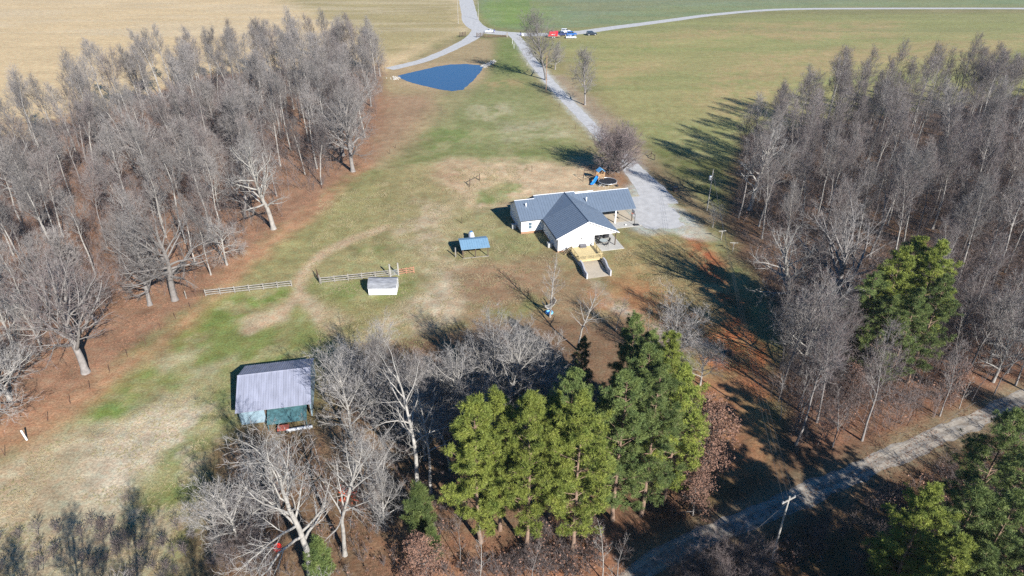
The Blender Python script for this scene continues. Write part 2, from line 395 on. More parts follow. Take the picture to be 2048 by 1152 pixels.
# dirt apron round the house
patch([(830, 345), (900, 320), (1100, 322), (1180, 325), (1270, 360), (1250, 400), (1050, 400), (1000, 420), (900, 430), (860, 400)], (212, 182, 150), 5, 0.95, 6)
patch([(780, 350), (930, 325), (960, 340), (880, 400), (800, 440), (740, 430)], (182, 145, 115), 4, 0.85, 6, patchy=3)
patch([(880, 330), (960, 322), (960, 340), (880, 350)], (198, 170, 135), 2, 0.7, 4)
patch([(950, 385), (1000, 365), (1040, 370), (1020, 400), (960, 415)], (130, 148, 78), 2.0, 0.85, 3, patchy=4)
patch([(960, 350), (1000, 350), (1010, 372), (975, 390)], (196, 172, 130), 2, 0.6, 3)
patch([(900, 420), (1010, 420), (1060, 470), (1110, 500), (1100, 540), (960, 560), (880, 540), (860, 470)], (168, 158, 112), 3, 0.85, 4, patchy=3)
patch([(1000, 470), (1060, 480), (1100, 505), (1080, 530), (1010, 500)], (150, 150, 92), 3, 0.7, 4)
# left meadow and its tracks
patch([(640, 400), (760, 350), (850, 330), (930, 420), (900, 560), (940, 640), (820, 720), (690, 700), (560, 700), (420, 780), (300, 800), (200, 850), (-300, 1300), (-600, 1400), (-600, 1000), (0, 880), (220, 770), (400, 600)], (165, 152, 105), 4, 0.9, 4)
patch([(620, 410), (760, 350), (780, 400), (700, 480), (640, 520), (420, 590), (400, 570), (540, 490)], (158, 150, 98), 4, 0.8, 4)
patch([(420, 598), (600, 575), (620, 600), (560, 630), (440, 650), (330, 700), (370, 640)], (128, 148, 66), 3, 0.9, 3, patchy=5)
patch([(330, 700), (450, 640), (560, 650), (640, 660), (690, 690), (640, 725), (460, 740), (380, 790), (200, 850), (190, 800)], (135, 150, 72), 3, 0.8, 4, patchy=3)
patch([(560, 640), (640, 600), (700, 660), (720, 700), (680, 720), (560, 700)], (140, 148, 80), 3, 0.7, 3)
patch([(700, 500), (790, 485), (840, 500), (800, 545), (700, 545)], (128, 146, 76), 2.5, 0.8, 3, patchy=4)
patch([(640, 570), (740, 555), (830, 560), (820, 600), (700, 610)], (134, 146, 78), 2.5, 0.85, 3)
patch([(640, 610), (800, 600), (850, 640), (720, 690), (660, 650)], (155, 145, 92), 3, 0.7, 3)
patch([(475, 640), (560, 615), (570, 640), (500, 665)], (204, 182, 150), 1.5, 0.9, 2)
patch([(780, 640), (880, 560), (930, 600), (900, 640), (830, 680), (700, 700), (720, 660)], (206, 184, 156), 3, 0.95, 4, patchy=2)
patch([(860, 540), (930, 530), (960, 600), (890, 640), (850, 600)], (212, 190, 164), 3, 0.95, 4)
patch([(830, 400), (900, 420), (890, 520), (830, 520), (800, 460)], (206, 182, 154), 4, 0.9, 5, patchy=2)
patch([(320, 720), (420, 690), (410, 705), (330, 740)], (198, 180, 150), 1.5, 0.7, 2)
patch([(380, 740), (470, 712), (470, 722), (390, 760)], (198, 180, 150), 1.2, 0.6, 1.5)
stroke([(770, 455), (700, 480), (650, 505), (620, 530), (600, 560), (598, 590), (560, 630), (500, 660)], 2.4, (206, 176, 146), 1.0, 0.95, 0.8)
stroke([(600, 590), (650, 650), (690, 690), (720, 720)], 2.2, (202, 176, 146), 1.2, 0.9, 1.0)
stroke([(608, 600), (640, 620), (680, 640)], 3.0, (200, 175, 145), 1.4, 0.7, 1.5)
# pale dry grass, lower left
patch([(200, 870), (300, 820), (420, 800), (400, 880), (300, 1000), (180, 1040), (150, 960)], (224, 210, 194), 4, 1.0, 4)
patch([(-300, 1000), (150, 860), (420, 760), (420, 1000), (330, 1152), (200, 1300), (-300, 1400)], (200, 180, 155), 4, 0.7, 4)
patch([(-300, 940), (120, 900), (160, 960), (0, 1060), (-300, 1100)], (196, 170, 140), 3, 0.6, 4)
patch([(280, 960), (380, 930), (400, 990), (310, 1060), (250, 1040)], (142, 146, 82), 2.0, 0.9, 3, patchy=5)
patch([(190, 820), (290, 800), (240, 840), (180, 850)], (122, 148, 62), 2, 0.95, 2, patchy=4)
patch([(340, 900), (400, 780), (460, 760), (470, 880), (440, 1000), (360, 1100)], (132, 142, 74), 2.0, 0.85, 3, patchy=4)
# leaf litter under the left wood
patch([(-900, 300), (0, 310), (200, 225), (400, 150), (760, 130), (780, 210), (735, 330), (640, 400), (545, 478), (430, 580), (300, 680), (160, 790), (60, 860), (-900, 1250)], (162, 122, 98), 3, 1, 3)
patch([(0, 840), (160, 775), (300, 690), (420, 590), (410, 560), (540, 470), (640, 395), (740, 320), (735, 340), (640, 425), (560, 490), (450, 590), (330, 690), (180, 800), (60, 900), (-200, 1010), (-200, 900)], (190, 140, 108), 2.5, 0.85, 2.5)
patch([(-900, 400), (300, 200), (560, 180), (420, 420), (200, 560), (-900, 900)], (150, 108, 86), 6, 0.7, 6, patchy=4)
# drive verges, fence line strip
stroke([(1060, 110), (1130, 230), (1200, 300), (1230, 330)], 9, (178, 160, 120), 4, 0.6, 2)
patch([(1100, 150), (1125, 150), (1190, 200), (1300, 300), (1330, 345), (1260, 330), (1170, 250)], (172, 150, 128), 3, 0.95, 2)
patch([(1250, 320), (1340, 330), (1440, 430), (1420, 470), (1300, 360)], (140, 118, 92), 3, 0.9, 2)
patch([(1290, 290), (1420, 320), (1480, 330), (1440, 420), (1340, 345)], (112, 118, 62), 4, 0.8, 3)
# playground corner litter
patch([(1170, 330), (1250, 330), (1280, 370), (1250, 375), (1180, 360)], (150, 100, 78), 2, 0.7, 2)
# right yard: straw, litter and the red clay bank
patch([(1240, 500), (1300, 465), (1400, 480), (1480, 600), (1520, 720), (1440, 700), (1300, 640), (1180, 580), (1220, 560)], (172, 146, 100), 3, 0.95, 4)
patch([(1270, 470), (1360, 470), (1420, 560), (1340, 560), (1280, 520)], (150, 142, 90), 3, 0.7, 4, patchy=3)
patch([(1225, 560), (1300, 560), (1420, 640), (1440, 720), (1340, 690), (1220, 630)], (172, 116, 76), 4, 0.85, 4)
patch([(900, 540), (1110, 500), (1170, 560), (1220, 600), (1180, 700), (960, 700), (930, 620)], (160, 130, 100), 3, 0.9, 4)
patch([(955, 540), (1050, 530), (1090, 580), (1000, 610), (940, 590)], (178, 140, 110), 3, 0.7, 3)
patch([(960, 620), (1060, 590), (1090, 620), (1010, 650)], (128, 138, 72), 3, 0.7, 4, patchy=4)
patch([(1130, 540), (1170, 575), (1230, 590), (1240, 620), (1190, 620)], (182, 122, 80), 2.0, 0.8, 3, patchy=4)
patch([(1365, 470), (1410, 480), (1450, 560), (1490, 600), (1530, 700), (1560, 760), (1500, 760), (1470, 700), (1430, 600), (1380, 510)], (184, 92, 50), 2.2, 0.95, 2.5, patchy=3)
patch([(1420, 650), (1520, 640), (1540, 760), (1560, 860), (1520, 850), (1490, 760), (1400, 730)], (206, 116, 60), 3, 0.95, 4, patchy=3)
patch([(1340, 720), (1480, 760), (1520, 850), (1560, 960), (1400, 960), (1380, 840)], (172, 116, 82), 3, 0.95, 3)
stroke([(1190, 565), (1215, 590), (1240, 620)], 1.6, (190, 176, 160), 1.4, 0.5, 2)
stroke([(1230, 615), (1300, 650), (1350, 680), (1400, 690), (1450, 715)], 1.8, (192, 186, 180), 1.6, 0.6, 2.6)
# floor of the wood on the right and the bottom thickets
patch([(1480, 270), (2048, 190), (3600, 150), (3600, 900), (2048, 780), (1600, 980), (1560, 930), (1540, 760), (1600, 700), (1500, 560), (1440, 440)], (128, 98, 78), 3, 1, 3)
patch([(1560, 700), (2048, 640), (3000, 600), (3000, 800), (2048, 780), (1640, 960)], (158, 112, 90), 4, 0.8, 4)
patch([(690, 700), (1000, 640), (1250, 640), (1380, 760), (1420, 900), (1400, 1152), (1300, 1500), (300, 1500), (400, 1120), (420, 900), (520, 850), (640, 850)], (136, 106, 82), 3, 1, 3)
patch([(720, 780), (880, 740), (900, 900), (760, 960), (650, 900)], (172, 142, 112), 4, 0.7, 4, patchy=3)
patch([(760, 1100), (1350, 1000), (1300, 1500), (700, 1500)], (172, 118, 90), 4, 0.8, 4)
patch([(1300, 1060), (1520, 940), (2048, 830), (3600, 700), (3600, 1800), (1200, 1800)], (120, 90, 68), 4, 1, 3)
patch([(1600, 1080), (1760, 1000), (1800, 1080), (1640, 1152)], (150, 122, 80), 3, 0.7, 4, patchy=3)
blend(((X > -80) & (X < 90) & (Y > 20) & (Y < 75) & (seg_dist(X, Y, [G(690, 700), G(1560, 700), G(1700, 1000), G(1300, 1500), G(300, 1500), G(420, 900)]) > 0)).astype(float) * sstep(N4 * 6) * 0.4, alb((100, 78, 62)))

GRV = (204, 204, 206)
stroke([(1040, 84), (1062, 118), (1092, 155), (1125, 192), (1160, 228), (1192, 262), (1222, 292), (1250, 320), (1276, 350), (1300, 376)], 5.2, GRV, 1.6, 0.75, 1.2)
patch([(1268, 350), (1306, 362), (1350, 410), (1400, 452), (1420, 470), (1380, 478), (1322, 462), (1296, 466), (1270, 458), (1256, 425), (1250, 395)], GRV, 1.6, 0.85, 2.2)
patch([(1355, 450), (1405, 455), (1440, 480), (1400, 485)], (186, 176, 165), 1.2, 0.7, 2.0)
stroke([(1310, 1125), (1420, 1068), (1560, 1010), (1700, 950), (1860, 880), (2048, 795), (2300, 690)], 5.0, (150, 128, 104), 1.2, 0.8, 1.0)
N5 = fbm(X - 40, Y + 210, 1.7, 3); N6 = fbm(X + 77, Y - 310, 4.2, 4)
nearw = np.clip((260 - Y) / 120, 0.15, 1)
gr = np.clip((col[:, 1] - col[:, 0] * .88) / .05, 0, 1)          # where grass grows: straw and green tufts
blend(gr * sstep(N6 * 7 + .1) * 0.58 * nearw, alb((194, 174, 138))); blend(gr * sstep(N5 * 7 - .1) * 0.35 * nearw, alb((112, 126, 66)))
col *= (1 + nearw * (N5 * .55 + N6 * .35))[:, None]
nx, ny = len(xs), len(ys)
idx = np.arange(nx * ny).reshape(ny, nx)
F = np.stack([idx[:-1, :-1].ravel(), idx[:-1, 1:].ravel(), idx[1:, 1:].ravel(), idx[1:, :-1].ravel()], 1)
gm = npmesh("ground", np.stack([X, Y, np.zeros_like(X)], 1), F, [M['ground']])
ca = gm.attributes.new("albedo", 'FLOAT_COLOR', 'POINT')
ca.data.foreach_set('color', np.concatenate([np.clip(col, 0, 1), np.ones((len(X), 1))], 1).astype(np.float32).ravel())
tag(link(bpy.data.objects.new("ground", gm)), kind='structure')

# ------------------------------------------------------------------ roads, drive and water as sheets just above the ground
def ribbon(name, px, width, m, z, jit=0.25, step=1.2, world=False, off=0.0):
    P = [np.array(p if world else G(*p)) for p in px]
    # catmull-rom
    pts = []
    for i in range(len(P) - 1):
        p0 = P[max(i - 1, 0)]; p1 = P[i]; p2 = P[i + 1]; p3 = P[min(i + 2, len(P) - 1)]
        n = max(2, int(np.linalg.norm(p2 - p1) / step))
        for k in range(n):
            t = k / n; pts.append(0.5 * ((2 * p1) + (-p0 + p2) * t + (2 * p0 - 5 * p1 + 4 * p2 - p3) * t * t + (-p0 + 3 * p1 - 3 * p2 + p3) * t ** 3))
    pts.append(P[-1]); pts = np.array(pts); n = len(pts)
    d = np.gradient(pts, axis=0); d /= np.linalg.norm(d, axis=1)[:, None] + 1e-9; nn = np.stack([-d[:, 1], d[:, 0]], 1)
    W = np.interp(np.linspace(0, 1, n), np.linspace(0, 1, len(width)), width) if isinstance(width, (list, tuple)) else np.full(n, width)
    pts = pts + nn * off
    L1 = pts + nn * (W / 2 + jit * 3 * fbm(pts[:, 0], pts[:, 1], 2.5, 3))[:, None]; L2 = pts - nn * (W / 2 + jit * 3 * fbm(pts[:, 0] + 50, pts[:, 1], 2.5, 3))[:, None]
    V = np.concatenate([np.c_[L1, np.full(n, z)], np.c_[L2, np.full(n, z)]]); i = np.arange(n - 1)
    me = npmesh(name, V, np.stack([i, i + n, i + n + 1, i + 1], 1), [m])
    return tag(link(bpy.data.objects.new(name, me)), kind='structure')
ribbon("gravel_driveway", [(1022, 66), (1040, 84), (1062, 118), (1092, 155), (1125, 192), (1160, 228), (1192, 262), (1222, 292), (1250, 320), (1276, 350), (1300, 376), (1322, 408)], [5.0, 4.6, 4.2, 3.8, 3.8, 3.8, 3.8, 3.6, 3.6, 3.8, 5.2, 8.0], M['gravel'], 0.012)
ribbon("farm_road", [(925, -40), (932, 0), (938, 25), (943, 44), (965, 60), (1000, 66), (1060, 69), (1140, 67), (1230, 55), (1330, 42), (1430, 29), (1560, 19), (1750, 17), (2048, 17), (2600, 19)], [8.5, 8.5, 8.5, 9, 7, 5.5, 5.5, 5.5, 5.5, 5.5, 5.5], M['gravel'], 0.008, step=3)
ribbon("pond_road", [(960, 60), (944, 76), (915, 92), (880, 108), (840, 123), (778, 138)], [8, 6.5, 5.5, 5, 5, 5], M['gravel'], 0.016, step=2)
ribbon("woodland_road", [(1230, 1190), (1310, 1125), (1420, 1068), (1560, 1010), (1700, 950), (1860, 880), (2048, 795), (2300, 690)], [2.6, 2.6, 2.8, 2.6, 2.3, 2.3, 2.3], M['gravel2'], 0.008, jit=0.4, step=0.7)
for o_ in (-0.68, 0.72):
    ribbon("wheel_track", [(1230, 1190), (1310, 1125), (1420, 1068), (1560, 1010), (1700, 950), (1860, 880), (2048, 795), (2300, 690)], 0.65, M['rut'], 0.014, jit=0.22, step=0.5, off=o_)
def sheet(name, px, m, z, jit=0.5, world=False, n=8):
    P = [G(*p) if not world else p for p in px]; out = []
    for i in range(len(P)):
        a = np.array(P[i]); b2 = np.array(P[(i + 1) % len(P)])
        for k in range(n): out.append(a + (b2 - a) * k / n)
    out = np.array(out); j = jit * 2 * np.stack([fbm(out[:, 0], out[:, 1], 3, 3), fbm(out[:, 0] + 33, out[:, 1], 3, 3)], 1); out = out + j
    bm = MB(); bm.poly([(p[0], p[1], z) for p in out]); o = bm.build(name, m); return tag(o, kind='structure')
sheet("gravel_yard", [(1282, 360), (1302, 374), (1330, 408), (1356, 434), (1372, 452), (1350, 458), (1322, 454), (1300, 456), (1280, 450), (1268, 425), (1262, 402), (1288, 392)], M['gravel'], 0.020, 1.6)
sheet("pond", [(794, 152), (830, 143), (870, 134), (900, 129), (935, 128), (958, 130), (966, 134), (960, 146), (944, 164), (925, 180), (905, 182), (880, 179), (845, 171), (815, 163)], M['water'], 0.02, 0.5)

# ------------------------------------------------------------------ house
HX, HY, HA = 8.6, 115.1, R(14.5)
def HW(u, v): return (HX + u * math.cos(HA) - v * math.sin(HA), HY + u * math.sin(HA) + v * math.cos(HA))
house = thing("house", HX, HY, HA, "white board-and-batten house with slate blue metal roofs, a front gable and an open carport", "house")
fs = 0.528; ez = 3.0
W_ = MB()
def wall_gable_x(mb, x0, x1, y0, y1, z0, z1, yr, zr, m=0):
    """block with ridge along x"""
    prof = [(y0, z0), (y1, z0), (y1, z1), (yr, zr), (y0, z1)]
    b = len(mb.v); n = 5
    mb.v += [(x0, y, z) for y, z in prof] + [(x1, y, z) for y, z in prof]
    mb.f.append(tuple(b + i for i in reversed(range(n)))); mb.f.append(tuple(b + n + i for i in range(n)))
    for i in range(n):
        j = (i + 1) % n; mb.f.append((b + i, b + j, b + n + j, b + n + i))
    mb.m += [m] * (n + 2)
wall_gable_x(W_, -4.6, -0.5, 9.35, 17.9, 0.5, 3.02, 13.7, 5.3)
wall_gable_x(W_, -0.5, 12.1, 9.36, 19.3, 0.5, 3.02, 14.4, 5.7)
# front block, ridge along v
W_.prism([(0, 0.3), (7.3, 0.3), (7.3, 5.1), (5.9, 5.66), (0, 2.97)], 0, 9.3)
W_.prism([(7.3, 2.75), (12.0, 2.75), (12.0, 2.88), (7.3, 5.0)], 0, 0.14)           # gable over the porch
W_.box(7.3, 12.0, 4.2, 9.34, 0.12, 2.9)
b2 = W_
for i in range(18): b2.box(0.2 + i * 0.4, 0.24 + i * 0.4, -0.02, 0.0, 0.3, min(2.97 + 0.47 * (0.2 + i * 0.4), 5.6) - 0.02)
for i in range(11): b2.box(7.5 + i * 0.4, 7.54 + i * 0.4, -0.02, 0.0, 2.75, 5.66 - 0.47 * (7.5 + i * 0.4 - 5.9) - 0.05)
for i in range(10): b2.box(-4.5 + i * 0.4, -4.46 + i * 0.4, 9.33, 9.35, 0.5, 3.0)
for i in range(22): b2.box(-0.02, 0.0, 0.2 + i * 0.4, 0.24 + i * 0.4, 0.3, 2.95)
for i in range(22): b2.box(-4.62, -4.6, 9.5 + i * 0.39, 9.54 + i * 0.39, 0.5, 3.0)
b2.build("wall", M['white'], house)
fd = MB(); fd.box(-4.57, 0.0, 9.38, 17.8, 0, 0.5); fd.box(0.03, 7.27, 0.03, 9.3, 0, 0.3); fd.box(0.0, 12.05, 9.4, 19.2, 0, 0.5)
fd.build("foundation", M['brick'], house)
def rib_slab(mb, pts, t, a0, a1, b0, b1, n):
    """roof panel with standing ribs running from edge a0-a1 to edge b0-b1"""
    mb.slab(pts, t)
    for i in range(1, n):
        k = i / n; A = [a0[j] + (a1[j] - a0[j]) * k for j in range(3)]; B = [b0[j] + (b1[j] - b0[j]) * k for j in range(3)]
        mb.tube([(A[0], A[1], A[2] + 0.012), (B[0], B[1], B[2] + 0.012)], 0.028, 4)
rw = MB(); zr = ez + 4.7 * fs
rib_slab(rw, [(-4.9, 9.0, 3.05), (-0.72, 9.0, 3.05), (-0.72, 13.7, zr), (-4.9, 13.7, zr)], 0.14, (-4.9, 9, 3.05), (-0.72, 9, 3.05), (-4.9, 13.7, zr), (-0.72, 13.7, zr), 8)
rw.slab([(-4.9, 13.7, zr), (-0.72, 13.7, zr), (-0.72, 18.3, 3.05), (-4.9, 18.3, 3.05)], 0.14)
w1 = rw.build("roof", M['roof'], house); tag(w1, "lower left wing roof")
rm = MB(); zm = ez + 5.4 * fs
rib_slab(rm, [(-0.72, 9.0, 3.06), (12.3, 9.0, 3.06), (12.3, 9.28, 3.2), (8.05, 9.28, 3.2), (8.05, 14.4, zm), (-0.72, 14.4, zm)], 0.14, (-0.72, 9, 3.06), (8.05, 9, 3.06), (-0.72, 14.4, zm), (8.05, 14.4, zm), 15)
rm.slab([(-0.72, 14.4, zm), (8.05, 14.4, zm), (8.05, 19.6, 3.0), (-0.72, 19.6, 3.0)], 0.14)
rm.build("roof", M['roof'], house)
rc = MB(); zc = 3.06 + 4.7 * fs
rib_slab(rc, [(8.05, 9.3, 3.05), (19.8, 9.3, 3.05), (19.8, 14.0, zc), (8.05, 14.0, zc)], 0.16, (8.05, 9.3, 3.05), (19.8, 9.3, 3.05), (8.05, 14, zc), (19.8, 14, zc), 20)
rc.slab([(8.05, 14.0, zc), (19.8, 14.0, zc), (19.8, 18.6, 3.05), (8.05, 18.6, 3.05)], 0.16)
rc.build("roof", M['roof'], house)
rg = MB(); zg = 5.9
rib_slab(rg, [(-0.32, -0.32, 3.0), (5.9, -0.32, zg), (5.9, 14.3, zg), (-0.32, 9.0, 3.0)], 0.13, (-0.32, -0.32, 3.0), (-0.32, 9, 3.0), (5.9, -0.32, zg), (5.9, 9, zg), 14)
rib_slab(rg, [(5.9, -0.32, zg), (12.2, -0.32, 3.0), (12.2, 9.3, 3.0), (5.9, 14.3, zg)], 0.13, (12.2, -0.32, 3.0), (12.2, 9.3, 3.0), (5.9, -0.32, zg), (5.9, 9.3, zg), 14)
rg.tube([(5.9, -0.34, zg + 0.02), (5.9, 14.3, zg + 0.02)], 0.09, 6)
tag(rg.build("roof", M['roof'], house), "front gable roof")
tr = MB()   # white rake boards and ridge caps
def bar(mb, a, b, wd, h, m=0):
    a = Vector(a); b = Vector(b); d = (b - a).normalized(); s = d.cross(Vector((0, 0, 1))).normalized() * wd / 2; u = Vector((0, 0, h))
    mb.hexa([a - s, a + s, b + s, b - s][::-1], [a - s + u, a + s + u, b + s + u, b - s + u][::-1], m)
for a_, b_, w_, h_, n_ in (((-0.36, -0.36, 2.83), (5.9, -0.36, 5.73), 0.05, 0.18, "rake_board"), ((5.9, -0.36, 5.73), (12.24, -0.36, 2.83), 0.05, 0.18, "rake_board"), ((-4.9, 13.7, zr), (-0.74, 13.7, zr), 0.22, 0.05, "ridge_cap"),
    ((-0.72, 14.4, zm), (8.05, 14.4, zm), 0.22, 0.05, "ridge_cap"), ((8.1, 14.0, zc), (19.8, 14.0, zc), 0.22, 0.05, "ridge_cap")):
    q = MB(); bar(q, a_, b_, w_, h_); q.build(n_, M['trim'], house)
gt = MB(); gt.tube([(-0.38, -0.3, 2.86), (-0.38, 8.9, 2.86)], 0.06, 6); gt.tube([(-4.9, 8.95, 2.93), (-0.4, 8.95, 2.93)], 0.05, 6); gt.tube([(0.0, -0.05, 2.8), (0.0, -0.05, 0.2)], 0.05, 6)
gt.tube([(-4.65, 9.3, 2.8), (-4.65, 9.3, 0.2)], 0.05, 6)
gt.build("gutter", M['dark'], house)
# underside of the carport
MB().box(12.2, 19.6, 9.5, 18.4, 2.82, 2.88).build("carport_ceiling", M['roofdark'], house)
MB().box(8.0, 12.0, 0.2, 4.2, 2.76, 2.8).build("porch_ceiling", M['trim'], house)
def post(u, v, m, wd=0.16, h=2.86): MB().box(u - wd / 2, u + wd / 2, v - wd / 2, v + wd / 2, 0.06, h).build("post", m, house)
post(11.7, 0.12, M['darkwood']); post(19.2, 9.55, M['darkwood']); post(15.5, 9.5, M['trim'], 0.26); post(19.2, 17.9, M['darkwood']); post(15.5, 17.9, M['trim'], 0.26)
# gable door, its lantern, the recessed wide door, windows
d = MB(); d.box(3.45, 4.5, -0.06, -0.02, 0.78, 2.95); d.build("door", M['trim'], house)
d2 = MB(); d2.box(3.6, 4.35, -0.075, -0.06, 1.9, 2.75); ddd = d2.build("pane", M['trim'], house)
dl = MB(); dl.box(4.72, 4.86, -0.14, -0.02, 2.25, 2.6); dl.build("wall_lantern", M['dark'], house)
g = MB(); g.box(7.5, 9.9, 4.12, 4.18, 0.15, 2.4)
for i in range(4): g.box(7.55, 9.85, 4.09, 4.12, 0.2 + i * 0.56, 0.68 + i * 0.56)
gd = g.build("garage_door", M['trim'], house)
fr = MB(); fr.box(7.34, 7.48, 4.06, 4.18, 0.12, 2.55); fr.box(7.48, 10.4, 4.06, 4.18, 2.42, 2.68); fr.box(11.86, 11.98, 4.06, 4.18, 0.12, 2.6)
fr.build("door_frame", M['grey_plastic'], house)
def window(x0, x1, y, z0, z1):
    f = MB(); f.box(x0, x1, y - 0.07, y - 0.02, z0, z1); fo = f.build("window", M['trim'], house)
    p = MB(); p.box(x0 + 0.07, x1 - 0.07, y - 0.085, y - 0.07, z0 + 0.07, (z0 + z1) / 2 - 0.03); p.box(x0 + 0.07, x1 - 0.07, y - 0.085, y - 0.07, (z0 + z1) / 2 + 0.03, z1 - 0.07)
    p.build("pane", M['glass'], fo)
window(-3.15, -2.35, 9.33, 1.0, 2.5)
for uu, vv in ((-2.9, 12.0), (9.85, 11.9)):
    zz = 3.05 + (vv - 9.0) * fs
    p = MB(); p.tube([(uu, vv, zz - 0.1), (uu, vv, zz + 0.75)], 0.11, 10); p.tube([(uu, vv, zz + 0.75), (uu, vv, zz + 0.82)], [0.17, 0.12], 10); p.build("vent_pipe", M['tank'], house, True)
# concrete
sl = MB(); sl.box(6.95, 12.95, -1.62, 4.18, 0.0, 0.10); sl.box(11.0, 12.95, 4.18, 9.3, 0.0, 0.10)
tag(sl.build("patio", M['concrete']), kind='structure')
s2 = MB(); s2.box(12.96, 20.3, 7.0, 9.6, 0.0, 0.09); tag(s2.build("carport_apron", M['concrete']), kind='structure')
s3 = MB(); s3.box(12.2, 20.0, 9.61, 18.2, 0.0, 0.10); tag(s3.build("carport_floor", M['concrete_tan']), kind='structure')
for n_ in ("patio", "carport_apron", "carport_floor"):
    o = bpy.data.objects[n_]; o.location = (HX, HY, 0); o.rotation_euler = (0, 0, HA)
# deck
dk = MB(); nb = 40
for i in range(nb):
    y0 = -5.35 + i * (5.3 / nb); dk.box(2.3, 7.05, y0, y0 + 5.3 / nb - 0.012, 0.70, 0.74)
dk.box(2.3, 7.05, -5.42, -5.37, 0.42, 0.74); dk.box(2.25, 2.3, -5.42, -0.05, 0.42, 0.74); dk.box(7.05, 7.1, -5.42, -0.05, 0.42, 0.74)
for i in range(4): dk.box(1.55 - i * 0.28 + 0.42, 1.55 - i * 0.28 + 0.70, -1.25, -0.12, 0.55 - i * 0.16, 0.59 - i * 0.16)
deck = dk.build("deck", M['pine_wood'], house)
def railing(pts, name="railing", m=M['pine_wood']):
    r = MB()
    for a, b_ in zip(pts, pts[1:]):
        A = Vector(a); B = Vector(b_); Ln = (B - A).length; bar(r, A + Vector((0, 0, 0.93)), B + Vector((0, 0, 0.93)), 0.13, 0.04); bar(r, A + Vector((0, 0, 0.10)), B + Vector((0, 0, 0.10)), 0.04, 0.08); bar(r, A + Vector((0, 0, 0.82)), B + Vector((0, 0, 0.82)), 0.04, 0.08)
        n = int(Ln / 0.15)
        for i in range(1, n):
            p = A + (B - A) * i / n; r.box(p.x - 0.02, p.x + 0.02, p.y - 0.02, p.y + 0.02, p.z + 0.15, p.z + 0.85)
        n = max(1, round(Ln / 1.7))
        for i in range(n + 1):
            p = A + (B - A) * i / n; r.box(p.x - 0.05, p.x + 0.05, p.y - 0.05, p.y + 0.05, p.z - 0.1, p.z + 0.98)
    r.build(name, m, deck)
railing([(2.32, -1.35, 0.74), (2.32, -5.36, 0.74), (7.03, -5.36, 0.74), (7.03, -0.7, 0.74)])
railing([(2.25, -1.3, 0.72), (0.9, -1.3, 0.0)], "stair_rail", M['darkwood'])
for (x, y) in ((2.4, -2.8), (6.95, -2.8)): MB().box(x - 0.07, x + 0.07, y - 0.07, y + 0.07, 0, 0.7).build("support_post", M['pine_wood'], deck)
# walls of the sunken drive below the deck
def wing(u0, u1, name, lab):
    mb = MB(); t = 0.26
    prof = [(-0.3, 0, 0.41), (-5.9, 0, 0.41), (-6.2, 0, 1.25), (-7.3, 0, 1.25), (-10.3, 0, 0.95), (-11.2, 0, 0.95)]
    lo = [(u0, 0, 0)]
    path = [(u0, -0.4, 0.40), (u0, -5.5, 0.40), (u0, -6.0, 1.15), (u0, -7.2, 1.15), (u1, -9.6, 1.1), (u1, -11.0, 1.1)]
    for a, b_ in zip(path, path[1:]):
        mb.hexa([(a[0] - t / 2, a[1], 0), (b_[0] - t / 2, b_[1], 0), (b_[0] + t / 2, b_[1], 0), (a[0] + t / 2, a[1], 0)],
                [(a[0] - t / 2, a[1], a[2]), (b_[0] - t / 2, b_[1], b_[2]), (b_[0] + t / 2, b_[1], b_[2]), (a[0] + t / 2, a[1], a[2])])
    o = mb.build(name, M['blockwall']); o.location = (HX, HY, 0); o.rotation_euler = (0, 0, HA); tag(o, lab, "retaining wall", "retaining walls beside the ramp")
wing(2.45, 2.0, "retaining_wall", "grey concrete wing wall on the left of the ramp under the yellow deck")
wing(6.9, 6.45, "retaining_wall", "grey concrete wing wall on the right of the ramp, its inner face in shade")
rp = MB(); rp.hexa([(2.6, -0.4, 0), (2.15, -10.9, 0), (6.3, -10.9, 0), (6.75, -0.4, 0)], [(2.6, -0.4, 0.02), (2.15, -10.9, 0.02), (6.3, -10.9, 0.02), (6.75, -0.4, 0.02)])
o = rp.build("ramp", M['concrete_tan']); o.location = (HX, HY, 0.002); o.rotation_euler = (0, 0, HA); tag(o, kind='structure')
# deck box
x, y = HW(4.95, -0.42); bx = thing("storage_box", x, y, HA, "dark grey lidded storage box on the deck against the white gable", "storage box", z=0.74)
MB().box(-0.62, 0.62, -0.28, 0.28, 0, 0.5).build("body", M['grey_plastic'], bx); MB().hexa([(-0.66, -0.31, 0.5), (0.66, -0.31, 0.5), (0.66, 0.31, 0.5), (-0.66, 0.31, 0.5)], [(-0.6, -0.22, 0.62), (0.6, -0.22, 0.62), (0.6, 0.26, 0.62), (-0.6, 0.26, 0.62)]).build("lid", M['grey_plastic'], bx)
# air conditioners
for (u, v, lb) in ((-5.3, 12.4, "square air conditioner in shade beside the left wing of the house"), (-0.75, 2.6, "square air conditioner in shade beside the front gable's left wall")):
    x, y = HW(u, v); a = thing("air_conditioner", x, y, HA, lb, "air conditioner", "air conditioners beside the house")
    MB().box(-0.42, 0.42, -0.42, 0.42, 0.06, 0.95).build("casing", M['galv'], a); MB().torus((0, 0, 0.96), 0.3, 0.03).build("fan_guard", M['dark'], a)
